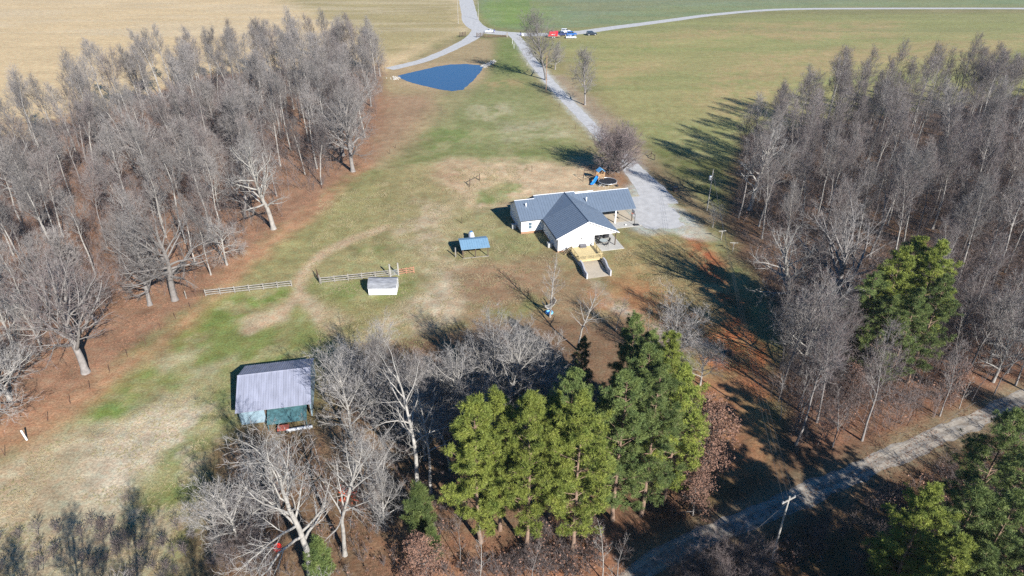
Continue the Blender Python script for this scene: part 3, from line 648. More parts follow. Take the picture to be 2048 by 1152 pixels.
# patio tables and chairs
def make_chair(lb):
    c = thing("patio_chair", 0, 0, 0, lb, "chair", "black chairs on the patio", z=0.1)
    MB().box(-0.25, 0.25, -0.25, 0.25, 0.40, 0.44).build("seat", M['dark'], c)
    MB().hexa([(-0.25, 0.22, 0.44), (0.25, 0.22, 0.44), (0.25, 0.26, 0.44), (-0.25, 0.26, 0.44)], [(-0.22, 0.32, 0.95), (0.22, 0.32, 0.95), (0.22, 0.36, 0.95), (-0.22, 0.36, 0.95)]).build("backrest", M['dark'], c)
    for sx in (-1, 1):
        for sy in (-1, 1): MB().tube([(sx * 0.22, sy * 0.22, 0.42), (sx * 0.26, sy * 0.27, 0)], 0.02, 5).build("leg", M['dark'], c)
        MB().tube([(sx * 0.25, -0.22, 0.42), (sx * 0.27, -0.22, 0.64), (sx * 0.25, 0.28, 0.66)], 0.02, 5).build("armrest", M['dark'], c)
    return c
pc = make_chair("black metal patio chair"); first = [True]
def chair(u, v, rot, lb):
    x, y = HW(u, v)
    if first[0]:
        first[0] = False; pc.location = (x, y, 0.1); pc.rotation_euler = (0, 0, HA + rot); pc['label'] = lb
    else: dup(pc, x, y, HA + rot, 1, lb, z=0.1)
def table(u, v, r, m, lb):
    x, y = HW(u, v); t_ = thing("patio_table", x, y, HA, lb, "table", "tables on the patio", z=0.1)
    MB().tube([(0, 0, 0.70), (0, 0, 0.73)], r, 24).build("tabletop", m, t_)
    MB().torus((0, 0, 0.715), r, 0.025).build("rim", M['dark'], t_)
    for k in range(4):
        a = k * math.pi / 2 + 0.6; MB().tube([(r * 0.75 * math.cos(a), r * 0.75 * math.sin(a), 0.70), (r * 0.55 * math.cos(a), r * 0.55 * math.sin(a), 0.3), (r * 0.8 * math.cos(a), r * 0.8 * math.sin(a), 0)], 0.022, 5).build("leg", M['dark'], t_)
table(9.75, 1.2, 0.8, M['glasstop'], "larger round glass table at the front edge of the patio")
nm = ["nearest the deck", "facing the lawn", "nearest the black porch post", "with its back to the wide door"]
for k in range(4):
    a = k * math.pi / 2 + math.pi + 0.2; chair(9.75 + 1.15 * math.cos(a), 1.2 + 1.15 * math.sin(a), a - math.pi / 2, "black chair at the front glass table, " + nm[k])
table(9.0, 3.1, 0.45, M['dark'], "small black round table in front of the wide door")
chair(8.35, 2.95, math.pi / 2, "black chair left of the small round table by the wide door"); chair(9.7, 3.3, -math.pi / 2, "black chair right of the small round table by the wide door")
x, y = HW(11.2, 3.5); gr = thing("barbecue_grill", x, y, HA, "black barbecue grill against the back wall of the porch", "grill", z=0.1)
MB().box(-0.5, 0.5, -0.28, 0.28, 0.1, 0.8).build("cabinet", M['dark'], gr)
h = MB(); h.prism([(-0.28, 0.8), (0.28, 0.8), (0.28, 1.0), (0.14, 1.14), (-0.14, 1.14), (-0.28, 1.0)], -0.45, 0.45); ho = h.build("lid", M['dark'], gr); ho.rotation_euler = (0, 0, math.pi / 2)
MB().box(0.5, 0.85, -0.25, 0.25, 0.78, 0.81).build("side_shelf", M['galv'], gr)
# portable basketball goal at the edge of the carport
x, y = HW(18.9, 7.45); bg_ = thing("basketball_goal", x, y, HA, "portable basketball goal with black base beside the carport's outer corner", "basketball goal")
MB().hexa([(-0.2, -0.45, 0.09), (1.1, -0.45, 0.09), (1.1, 0.45, 0.09), (-0.2, 0.45, 0.09)], [(-0.1, -0.35, 0.3), (0.9, -0.3, 0.22), (0.9, 0.3, 0.22), (-0.1, 0.35, 0.3)]).build("base", M['dark'], bg_)
MB().tube([(0, 0, 0.2), (0, 0, 2.6), (-0.35, 0, 3.0)], 0.05, 8).build("pole", M['dark'], bg_)
bb = MB(); bb.box(-0.42, -0.37, -0.6, 0.6, 2.6, 3.5); bb.build("backboard", M['galv'], bg_)
MB().torus((-0.68, 0, 2.85), 0.23, 0.02).build("hoop", M['orange'], bg_)
x, y = HW(17.2, 7.9); bl = MB(); bl.tube([(0, 0, 0), (0, 0, 0.06), (0, 0, 0.2), (0, 0, 0.26)], [0.08, 0.17, 0.17, 0.06], 12); bo = bl.build("ball", M['tank'], None, True); bo.location = (x, y, 0.09); tag(bo, "small white ball lying on the concrete by the carport", "ball")

# ------------------------------------------------------------------ play set and trampoline
x, y = G(1200, 362); ps = thing("play_set", x, y, R(12), "wooden swing set and fort with a bright blue slide behind the house", "play set")
t1 = MB()
for sx in (-0.7, 0.7):
    for sy in (-0.7, 0.7): t1.box(sx - 0.06, sx + 0.06, sy - 0.06, sy + 0.06, 0, 2.5)
t1.box(-0.75, 0.75, -0.75, 0.75, 1.25, 1.32)
for z in (1.5, 1.7, 1.9): 
    t1.box(-0.75, 0.75, -0.79, -0.76, z, z + 0.12); t1.box(0.76, 0.79, -0.75, 0.75, z, z + 0.12); t1.box(-0.75, 0.75, 0.76, 0.79, z, z + 0.12)
t1.build("fort", M['playwood'], ps)
rf = MB(); rf.slab([(-0.9, -0.85, 2.5), (-0.9, 0.85, 2.5), (0, 0.85, 3.2), (0, -0.85, 3.2)][::-1], 0.04); rf.slab([(0, -0.85, 3.2), (0, 0.85, 3.2), (0.9, 0.85, 2.5), (0.9, -0.85, 2.5)][::-1], 0.04)
rf.build("roof", M['ringblue'], ps)
ld = MB(); 
for sx in (-0.3, 0.3): bar(ld, (sx + 0.1, -1.9, 0), (sx + 0.1, -0.75, 1.3), 0.06, 0.09)
for i in range(6): ld.box(-0.2, 0.4, -1.78 + i * 0.19, -1.72 + i * 0.19, 0.16 + i * 0.215, 0.2 + i * 0.215)
ld.build("ladder", M['playwood'], ps)
sw = MB(); sw.tube([(0, 0.2, 2.35), (-3.6, 1.6, 2.35)], 0.07, 6)
for k in (-1, 1): sw.tube([(-3.5, 1.55, 2.35), (-3.7 + 0.3 * k, 1.55 + 1.0 * k, 0)], 0.055, 6)
sw.build("swing_frame", M['darkwood'], ps)
for k in (0.35, 0.72):
    s_ = MB(); cx, cy_ = -3.6 * k, 0.2 + 1.4 * k
    for e in (-0.2, 0.2): s_.tube([(cx + e, cy_ - e * 0.39, 2.3), (cx + e, cy_ - e * 0.39, 0.55)], 0.012, 4)
    s_.box(cx - 0.24, cx + 0.24, cy_ - 0.1, cy_ + 0.1, 0.5, 0.55); s_.build("swing", M['dark'], ps)
sd_ = MB(); pth = [(-0.7, -0.3, 1.38), (-1.2, -0.8, 1.15), (-1.9, -1.5, 0.65), (-2.5, -2.1, 0.33), (-2.9, -2.5, 0.3)]
dn = Vector((0.7, -0.7, 0)) 
for a, b_ in zip(pth, pth[1:]):
    A = Vector(a); B = Vector(b_); s = dn * 0.28; u = Vector((0, 0, 0.05)); w2 = Vector((0, 0, 0.2))
    sd_.hexa([A - s, B - s, B + s, A + s][::-1], [A - s + u, B - s + u, B + s + u, A + s + u][::-1])
    for q in (-1, 1): sd_.hexa([A + q * s - dn * .03, A + q * s + dn * .03, B + q * s + dn * .03, B + q * s - dn * .03], [A + q * s - dn * .03 + w2, A + q * s + dn * .03 + w2, B + q * s + dn * .03 + w2, B + q * s - dn * .03 + w2])
sd_.build("slide", M['slide'], ps)
x, y = G(1215, 369); tp = thing("trampoline", x, y, 0, "large round black trampoline with pale rim behind the house", "trampoline")
MB().tube([(0, 0, 0.86), (0, 0, 0.88)], 2.05, 40).build("mat", M['mat_black'], tp); MB().torus((0, 0, 0.88), 2.15, 0.06, n=40).build("rim", M['galv'], tp)
for k in range(6):
    a = k * math.pi / 3 + 0.3; MB().tube([(2.12 * math.cos(a - 0.2), 2.12 * math.sin(a - 0.2), 0.85), (2.15 * math.cos(a - 0.17), 2.15 * math.sin(a - 0.17), 0.03), (2.15 * math.cos(a + 0.17), 2.15 * math.sin(a + 0.17), 0.03), (2.12 * math.cos(a + 0.2), 2.12 * math.sin(a + 0.2), 0.85)], 0.03, 6).build("leg", M['galv'], tp)
x, y = G(1234, 373); bk = MB(); bk.tube([(0, 0, 0), (0, 0, 0.1), (0, 0, 0.35), (0, 0, 0.45)], [0.2, 0.3, 0.28, 0.2], 12); bk.torus((0, 0, 0.4), 0.24, 0.03)
o = bk.build("bucket", M['dark'], None, True); o.location = (x, y, 0); tag(o, "black tub standing right of the trampoline", "bucket")
x, y = G(1203.5, 373.5); wv = MB()
for sx in (-0.5, 0.5):
    wv.torus((sx, 0, 0.25), 0.22, 0.03, axis='y', n=20)
wv.tube([(-0.5, 0, 0.25), (-0.1, 0, 0.55), (0.3, 0, 0.5), (0.5, 0, 0.25)], 0.03, 6); wv.tube([(-0.1, 0, 0.55), (0.0, 0, 0.25), (0.5, 0, 0.25)], 0.03, 6); wv.tube([(-0.5, -0.2, 0.7), (-0.45, 0, 0.72), (-0.5, 0.2, 0.7)], 0.025, 6); wv.tube([(-0.5, 0, 0.25), (-0.45, 0, 0.72)], 0.03, 6); wv.box(-0.12, 0.1, -0.07, 0.07, 0.6, 0.66)
o = wv.build("bicycle", M['galv']); o.location = (x, y, 0); tag(o, "small grey child's bicycle in front of the trampoline", "bicycle")

# ------------------------------------------------------------------ shed
sx0, sy0 = -24.3, 99.3
sh = thing("shed", sx0, sy0, R(1.5), "small white barn-style shed with a weathered grey gambrel roof", "shed")
wl = MB(); wl.box(0, 4.7, 0, 3.0, 0.12, 1.45)
b_ = len(wl.v)
wl.prism([], 0, 0) if False else None
gp = [(0, 1.45), (3.0, 1.45), (2.55, 2.1), (1.5, 2.5), (0.45, 2.1)]
for xx in ((0.02, 0.1), (4.6, 4.68)):
    wl.hexa([(xx[0], p[0], p[1]) for p in gp], [(xx[1], p[0], p[1]) for p in gp])
wl.build("wall", M['paint_white'], sh)
for i in range(3): MB().box(0.2 + i * 2.0, 0.5 + i * 2.0, 0.1, 2.9, 0, 0.12).build("skid", M['oldwood'], sh)
rs = MB(); ov = 0.1
def gam(y0, z0, y1, z1): rs.slab([(-ov, y0, z0), (4.7 + ov, y0, z0), (4.7 + ov, y1, z1), (-ov, y1, z1)], 0.05)
gam(-0.08, 1.40, 0.45, 2.16); gam(0.45, 2.16, 1.5, 2.56); gam(1.5, 2.56, 2.55, 2.16); gam(2.55, 2.16, 3.08, 1.40)
rs.build("roof", M['shedroof'], sh)
dd = MB(); dd.box(4.7, 4.74, 0.75, 2.25, 0.2, 1.95); do = dd.build("door", M['trim'], sh)
tz = MB()
for zc_ in (0.2, 1.0, 1.9): tz.box(4.74, 4.76, 0.75, 2.25, zc_, zc_ + 0.06)
for yc in (0.75, 1.47, 2.19): tz.box(4.74, 4.76, yc, yc + 0.06, 0.2, 1.95)
tz.build("brace", M['grey_plastic'], do)
# ------------------------------------------------------------------ run-in shelter, tank
ri = thing("animal_shelter", -9.1, 112.7, R(16), "open-fronted shelter with a light blue metal roof on dark posts", "animal shelter")
ri.rotation_euler = (0, 0, R(12))
rr = MB(); rr.slab([(-0.35, -0.35, 2.05), (5.05, -0.35, 2.05), (5.05, 2.3, 2.72), (-0.35, 2.3, 2.72)], 0.08); rr.slab([(-0.35, 2.3, 2.72), (5.05, 2.3, 2.72), (5.05, 3.9, 2.3), (-0.35, 3.9, 2.3)], 0.08)
for i in range(1, 12): rr.tube([(-0.35 + i * 0.45, -0.35, 2.06), (-0.35 + i * 0.45, 2.3, 2.73)], 0.02, 4)
rr.build("roof", M['bluemetal'], ri)
for px_ in (0, 2.35, 4.7):
    MB().box(px_ - 0.08, px_ + 0.08, -0.08, 0.08, 0, 2.0).build("post", M['darkwood'], ri); MB().box(px_ - 0.08, px_ + 0.08, 3.5, 3.66, 0, 2.3).build("post", M['darkwood'], ri)
bb = MB(); bb.box(0, 4.7, 3.42, 3.5, 0.05, 2.3); bb.box(0.0, 0.06, 1.2, 3.4, 0.05, 2.1); bb.build("wall", M['darkwood'], ri)
MB().box(-0.1, 4.9, -0.14, -0.02, 0.02, 0.12).build("sill_board", M['oldwood'], ri)
x, y = G(911.6, 514.2); o = MB().box(-0.09, 0.09, -0.09, 0.09, 0, 2.0).build("post", M['oldwood']); o.location = (x, y, 0); tag(o, "pale lone wooden post left of the blue-roofed shelter", "post")
tk = thing("gas_tank", -7.9, 120.0, R(8), "white rounded gas tank behind the blue-roofed shelter", "tank")
cyl = MB(); cyl.tube([(0, -1.75, .95), (0, -1.7, .95), (0, -1.45, .95), (0, -1.2, .95), (0, 1.2, .95), (0, 1.45, .95), (0, 1.7, .95), (0, 1.75, .95)], [0.05, 0.3, 0.52, 0.58, 0.58, 0.52, 0.3, 0.05], 20)
cyl.build("body", M['tank'], tk, True)
MB().tube([(0.05, 1.0, 1.45), (0.05, 1.0, 1.66)], [0.28, 0.24], 14).build("lid", M['bluelid'], tk, False)
for yy in (-0.9, 0.9): MB().box(-0.4, 0.4, yy - 0.1, yy + 0.1, 0, 0.48).build("leg", M['galv'], tk)

# ------------------------------------------------------------------ barn
BA = R(11.6)
bn = thing("barn", -34.9, 67.0, BA, "metal barn with a faded lavender roof and pale blue walls, its front half open", "barn")
L_ = 8.9; D = 9.3
bw = MB()
# left front panel, closed
bw.box(0, 3.1, 0, 0.12, 0, 2.5)
prof = [(0, 0.0), (D, 0.0), (D, 2.5), (D / 2, 4.35), (0, 2.5)]
def gable(mb, x0, x1, m=0):
    mb.hexa([(x0, p[0], p[1]) for p in prof], [(x1, p[0], p[1]) for p in prof], m)
gable(bw, 0.0, 0.12)
gable(bw, L_ - 0.12, L_)
bw.box(0, L_, D - 0.12, D, 0, 2.5)
bw.box(3.1, L_, 0.0, 0.1, 2.2, 2.5)
for i in range(11): bw.box(0.15 + i * 0.28, 0.19 + i * 0.28, -0.025, 0.0, 0.0, 2.48)
bw.build("wall", M['barnwall'], bn)
br = MB()
rib_slab(br, [(-0.3, -0.45, 2.40), (L_ + 0.15, -0.45, 2.40), (L_ + 0.15, D / 2, 4.45), (-0.3, D / 2, 4.45)], 0.07, (-0.3, -0.45, 2.4), (L_ + .15, -0.45, 2.4), (-0.3, D / 2, 4.45), (L_ + .15, D / 2, 4.45), 30)
rib_slab(br, [(-0.3, D / 2, 4.45), (L_ + 0.15, D / 2, 4.45), (L_ + 0.15, D + 0.3, 2.46), (-0.3, D + 0.3, 2.46)], 0.07, (-0.3, D / 2, 4.45), (L_ + .15, D / 2, 4.45), (-0.3, D + 0.3, 2.46), (L_ + .15, D + .3, 2.46), 30)
br.tube([(-0.3, D / 2, 4.47), (L_ + 0.15, D / 2, 4.47)], 0.09, 6)
br.build("roof", M['barnroof'], bn)
for xx in (3.2, 6.0, L_ - 0.2): MB().box(xx - 0.09, xx + 0.09, 0.12, 0.28, 0, 2.3).build("post", M['darkwood'], bn)
tc_ = MB(); tc_.hexa([(3.5, -1.9, 1.0), (8.4, -1.9, 1.0), (8.4, 0.1, 2.0), (3.5, 0.1, 2.0)], [(3.5, -1.9, 1.05), (8.4, -1.9, 1.05), (8.4, 0.1, 2.05), (3.5, 0.1, 2.05)])
for xx in (3.6, 8.3): tc_.box(xx - 0.05, xx + 0.05, -1.85, -1.75, 0, 1.0)
tarp = tc_.build("lean_to", M['teal'], bn)
# things in front of the barn
x, y = G(568, 862); fi = thing("red_trailer", x, y, R(10), "small faded red cart in front of the barn opening", "cart")
MB().box(-0.7, 0.7, -0.4, 0.4, 0.4, 0.7).build("bed", M['redfaded'], fi)
for sx in (-0.5, 0.5):
    for sy in (-0.55, 0.55): MB().torus((sx, sy, 0.25), 0.18, 0.07, axis='y', n=16).build("wheel", M['tyre'], fi)
x, y = G(600, 861); o = MB(); o.tube([(-1.6, 0, 0.35), (1.6, 0, 0.35)], [0.22, 0.22], 12); o.tube([(-1.2, 0, 0.2), (-1.2, 0, 0)], 0.1, 6); o.tube([(1.2, 0, 0.2), (1.2, 0, 0)], 0.1, 6)
o = o.build("pipe", M['galv']); o.location = (x, y, 0); o.rotation_euler = (0, 0, R(14)); tag(o, "long pale grey pipe lying in front of the barn", "pipe")

# ------------------------------------------------------------------ fences, gates, posts
def rail_fence(A, B, n, label, name="rail_fence", hgt=1.25, m='oldwood', rails=(0.35, 0.75, 1.15), pw=0.15):
    A = Vector((*A, 0)); B = Vector((*B, 0)); ln = (B - A).length; f = thing(name, A.x, A.y, math.atan2(B.y - A.y, B.x - A.x), label, "fence")
    rg_ = random.Random(int(A.x * 100))
    for i in range(n + 1):
        t = ln * i / n; h = hgt + rg_.uniform(-0.02, 0.12); MB().box(t - pw / 2, t + pw / 2, -pw / 2, pw / 2, 0, h).build("post", M[m], f)
    for i in range(n):
        for z in rails:
            a = ln * i / n; b = ln * (i + 1) / n; dz = rg_.uniform(-0.04, 0.04)
            q = MB(); q.hexa([(a, -0.13, z - 0.08 + dz), (b, -0.13, z - 0.08 - dz), (b, -0.08, z - 0.08 - dz), (a, -0.08, z - 0.08 + dz)], [(a, -0.13, z + 0.08 + dz), (b, -0.13, z + 0.08 - dz), (b, -0.08, z + 0.08 - dz), (a, -0.08, z + 0.08 + dz)])
            q.build("rail", M[m], f)
    return f
rail_fence(G(412, 592), G(584, 573), 6, "grey three-board fence running from the left wood toward the dirt track")
rail_fence(G(642, 567), G(778, 552), 5, "grey three-board fence behind the white shed, right of the dirt track")
rail_fence(G(798, 550), G(828, 545.5), 2, "short red-brown board panel ending the fence beside the shed", m='redwood')
def tube_gate(A, B, label, h=1.3, m='rust', n=5):
    A = Vector((*A, 0)); B = Vector((*B, 0)); ln = (B - A).length; f = thing("tube_gate", A.x, A.y, math.atan2(B.y - A.y, B.x - A.x), label, "gate")
    fr_ = MB(); fr_.tube([(0.05, 0, 0.2), (0.05, 0, h), (ln, 0, h), (ln, 0, 0.2), (0.05, 0, 0.2)], 0.035, 6); fr_.build("frame", M[m], f)
    q = MB()
    for i in range(1, n): q.tube([(0.05, 0, 0.2 + (h - 0.2) * i / n), (ln, 0, 0.2 + (h - 0.2) * i / n)], 0.022, 5)
    q.tube([(ln / 2, 0, 0.2), (ln / 2, 0, h)], 0.025, 5); q.build("bar", M[m], f)
    MB().tube([(0, 0.0, 0), (0, 0.0, h + 0.2)], 0.08, 8).build("post", M['oldwood'], f); return f
tube_gate(G(373, 597), G(410, 592), "rusty tube gate between the left wood and the grey board fence")
tube_gate(G(640, 566.5), G(634, 552), "rusty tube gate swung open beside the dirt track", 1.5)
for (p, lb) in (((781, 553), "left one of two tall pale posts behind the shed"), ((797.5, 550.5), "right one of two tall pale posts behind the shed")):
    x, y = G(*p); o = MB().box(-0.11, 0.11, -0.11, 0.11, 0, 2.5).build("gate_post", M['pole']); o.location = (x, y, 0); tag(o, lb, "post", "tall gate posts behind the shed")
a_ = G(782, 553); c_ = G(796, 550.6); tube_gate(a_, c_, "grey wire gate hung between the two tall posts behind the shed", 1.2, 'galv', 6)
def fpost(px, py, h, lb, r=0.06, m='darkwood', name="fence_post", g=None, cat="fence post"):
    x, y = G(px, py); q = MB(); q.tube([(0, 0, 0), (0, 0, h - 0.05), (0, 0, h)], [r, r, r * 0.7], 7); o = q.build(name, M[m]); o.location = (x, y, 0)
    q2 = random.Random(int(px)); o.rotation_euler = (q2.uniform(-.04, .04), q2.uniform(-.04, .04), 0); tag(o, lb, cat, g); return o
g_ = "wire fence posts along the edge of the left wood"
for (x_, y_) in ((10, 912), (96, 843), (141, 808), (180, 778), (220, 745), (255, 715), (292, 691), (322, 660), (352, 639), (381, 617)):
    fpost(x_, y_, 1.35, "thin dark fence post along the leaf-strewn edge of the left wood, below the board fence", 0.035, 'rust', g=g_)
for (x_, y_, h, lb) in ((924, 447, 1.5, "dark post between the blue-roofed shelter and the timber brace"), (1064, 343.7, 1.5, "dark post alone in the grass above the house roof"),
        (882.5, 221, 1.3, "dark post at the grass edge below the pond"), (780, 308, 1.3, "leaning dark post beside the wood below the pond"), (791, 296, 1.0, "short dark stub beside the wood, just above a leaning post"),
        (1118.5, 214, 1.4, "dark post left of the driveway, upper one of two in the verge"), (1150.6, 258.5, 1.4, "dark post left of the driveway, lower one of two in the verge"),
        (1309, 320, 1.6, "dark corner post right of the purple bush"), (1365, 373, 1.6, "dark post right of the gravel yard beside the black bin"), (1066, 69, 1.2, "short dark post beside the far road junction")):
    fpost(x_, y_, h, lb)
fpost(54, 880, 1.6, "leaning white post at the edge of the left wood", 0.11, 'paint_white').rotation_euler = (0.0, -0.12, 0)
fpost(1204 - 176, 97, 2.0, "thin white marker post left of the driveway, nearer of two", 0.06, 'paint_white')
fpost(1025, 88, 2.0, "thin white marker post left of the driveway, farther of two", 0.06, 'paint_white')
fpost(1054, 131, 1.0, "short white stake in the grass left of the driveway", 0.05, 'paint_white')
# timber H-braces
def hbrace(p1, p2, lb, h=1.7):
    A = Vector((*G(*p1), 0)); B = Vector((*G(*p2), 0)); f = thing("timber_brace", A.x, A.y, math.atan2(B.y - A.y, B.x - A.x), lb, "fence brace"); ln = (B - A).length
    for t in (0, ln): MB().tube([(t, 0, 0), (t, 0, h)], 0.1, 7).build("post", M['darkwood'], f)
    MB().tube([(0, 0, h * 0.75), (ln, 0, h * 0.75)], 0.07, 6).build("crossbar", M['darkwood'], f)
    MB().tube([(0, 0, h * 0.7), (-0.9, -0.5, 0.05)], 0.06, 6).build("strut", M['darkwood'], f)
hbrace((940, 371), (959, 361), "dark timber corner brace in the dry grass above the shelter")
hbrace((1302, 314), (1309, 320.5), "dark timber brace right of the purple bush near the field edge", 1.5)
# gateway wings at the junction
def wing_fence(p1, p2, lb):
    A = Vector((*G(*p1), 0)); B = Vector((*G(*p2), 0)); f = thing("entrance_fence", A.x, A.y, math.atan2(B.y - A.y, B.x - A.x), lb, "fence", "dark entrance fences"); ln = (B - A).length
    for i in range(3): MB().box(ln * i / 2 - 0.12, ln * i / 2 + 0.12, -0.12, 0.12, 0, 2.1).build("post", M['darkwood'], f)
    for z in (0.4, 0.85, 1.3, 1.75): MB().box(0, ln, -0.05, 0.02, z, z + 0.16).build("rail", M['darkwood'], f)
    q = MB(); bar(q, (0.1, 0.06, 0.3), (ln / 2 - 0.1, 0.06, 1.8), 0.05, 0.12); bar(q, (ln / 2 - 0.1, 0.06, 0.3), (0.1, 0.06, 1.8), 0.05, 0.12); bar(q, (ln / 2 + 0.1, 0.06, 0.3), (ln - 0.1, 0.06, 1.8), 0.05, 0.12); bar(q, (ln - .1, 0.06, 0.3), (ln / 2 + 0.1, 0.06, 1.8), 0.05, 0.12)
    q.build("cross_brace", M['darkwood'], f)
wing_fence((920, 74), (931, 73), "dark crossed-board entrance fence left of the pond road mouth")
wing_fence((953.5, 75), (968, 74.5), "dark crossed-board entrance fence right of the pond road mouth")
rail_fence(G(970, 75.5), G(1012, 74.5), 6, "low red-brown rail fence between the pond road and the driveway mouths", m='rust', rails=(0.5, 0.95), pw=0.13, hgt=1.1)
x, y = G(1014.5, 74); o = MB(); o.box(-0.3, 0.3, -0.3, 0.3, 0, 1.9); o.box(-0.36, 0.36, -0.36, 0.36, 1.9, 2.0); o = o.build("gate_pillar", M['oldwood']); o.location = (x, y, 0); tag(o, "pale square pillar at the driveway mouth", "pillar")
# wire fence west of the pond road: posts
for i, (x_, y_) in enumerate(((905, 78), (880, 82), (850, 87), (820, 91))): fpost(x_, y_, 1.2, "tiny dark post in the wire fence above the pond road, number %s from the entrance" % ["one", "two", "three", "four"][i], 0.05, g="wire fence posts above the pond road")
# mailbox and white utility box
x, y = G(1041, 71); mb_ = thing("mailbox", x, y, 0, "dark mailbox on a thick post beside the road junction", "mailbox")
MB().box(-0.14, 0.14, -0.14, 0.14, 0, 1.3).build("post", M['cloth_navy'], mb_); q = MB(); q.prism([(-0.2, 0), (0.2, 0), (0.2, 0.25), (0.1, 0.36), (-0.1, 0.36), (-0.2, 0.25)], -0.4, 0.4); qo = q.build("box", M['dark'], mb_); qo.location = (0, 0, 1.3)
MB().box(-0.5, 0.5, -0.35, 0.35, 0, 0.25).build("base", M['dark'], mb_)
x, y = G(1045.5, 71.5); o = MB(); o.box(-0.35, 0.35, -0.3, 0.3, 0, 0.9); o.box(-0.38, 0.38, -0.33, 0.33, 0.9, 0.98); o = o.build("utility_box", M['paint_white']); o.location = (x, y, 0); tag(o, "white utility box next to the dark mailbox at the junction", "utility box")
# bin, clothes line poles
x, y = G(1350, 383); bi = thing("wheeled_bin", x, y, 0.3, "black wheeled bin in the shade right of the gravel yard", "bin")
MB().hexa([(-0.4, -0.4, 0.08), (0.4, -0.4, 0.08), (0.4, 0.4, 0.08), (-0.4, 0.4, 0.08)], [(-0.5, -0.5, 1.1), (0.5, -0.5, 1.1), (0.5, 0.5, 1.1), (-0.5, 0.5, 1.1)]).build("body", M['dark'], bi)
MB().box(-0.52, 0.52, -0.54, 0.52, 1.1, 1.16).build("lid", M['dark'], bi)
for sx in (-0.4, 0.4): MB().torus((sx, 0.4, 0.13), 0.1, 0.04, axis='x', n=14).build("wheel", M['tyre'], bi)
for (p, rz, lb) in (((1442, 479), 0.15, "grey T-shaped clothes line pole nearer the house"), ((1465, 503), -0.1, "white T-shaped clothes line pole farther from the house")):
    x, y = G(*p); o = MB(); o.tube([(0, 0, 0), (0, 0, 1.9)], 0.07, 8); o.tube([(-0.75, 0, 1.85), (0.75, 0, 1.85)], 0.06, 8); o.tube([(-0.35, 0, 1.85), (0, 0, 1.5), (0.35, 0, 1.85)], 0.03, 6)
    o = o.build("clothes_pole", M['pole']); o.location = (x, y, 0); o.rotation_euler = (0, 0, rz); tag(o, lb, "clothes pole", "clothes line poles by the right wood")
# utility poles
def upole(x, y, h, lb, m='pole', arm=True, rz=0.0, transf=False):
    f = thing("utility_pole", x, y, rz, lb, "utility pole"); MB().tube([(0, 0, 0), (0, 0, h)], [0.13, 0.08], 10).build("pole", M[m], f)
    if arm:
        MB().box(-0.9, 0.9, -0.05, 0.05, h - 0.55, h - 0.43).build("crossarm", M[m], f)
        for sx in (-0.8, 0.0, 0.8): MB().tube([(sx, 0, h - 0.43), (sx, 0, h - 0.25)], 0.05, 6).build("insulator", M['galv'], f)
    if transf:
        q = MB(); q.tube([(-0.4, -0.1, h - 2.3), (-0.4, -0.1, h - 2.25), (-0.4, -0.1, h - 1.45), (-0.4, -0.1, h - 1.35)], [0.2, 0.28, 0.28, 0.16], 14); q.build("transformer", M['galv'], f, True)
    return f
x1, y1 = G(1414, 421); upole(x1, y1, 9.3, "grey utility pole with a round transformer in front of the right wood", transf=True, arm=False)
x2, y2 = G(1541, 1125); upole(x2, y2, 9.6, "pale utility pole beside the woodland road at the bottom right", rz=0.5)
x3, y3 = G(1092, 184); upole(x3, y3, 12, "tall tan-brown utility pole left of the driveway", 'polebrown', arm=False)
x4, y4 = G(916.5, 47.5); upole(x4, y4, 11, "pale utility pole left of the far road, casting a shadow on the tan field", 'pole', arm=False)
x5, y5 = G(957, 40); upole(x5, y5, 9, "pale utility pole at the edge of the far green field", 'pole', arm=False)
def wire(A, B, sag, lb):
    n = 24; q = MB(); A = Vector(A); B = Vector(B)
    pts = [A + (B - A) * i / n - Vector((0, 0, sag * 4 * (i / n) * (1 - i / n))) for i in range(n + 1)]
    q.tube(pts, 0.013, 4); o = q.build("power_line", M['wire']); tag(o, lb, "power line", "power lines over the right yard")
for k, e in enumerate((-0.7, 0.0, 0.7)):
    wire((x1, y1, 9.0 - 0.35 * k), (x2 + e * 0.85, y2 + e * 0.45, 9.15), 1.6, ["power line, left strand between the two right-hand poles", "power line, middle strand between the two right-hand poles", "power line, right strand between the two right-hand poles"][k])
wire((x2, y2, 8.9), (x2 - 9, y2 - 3.0, 0.1), 0.0, "guy wire slanting left and down from the pole by the woodland road")
wire((x2, y2, 9.3), (x2 + 26, y2 + 14, 9.5), 1.0, "power line leaving the woodland pole toward the right")

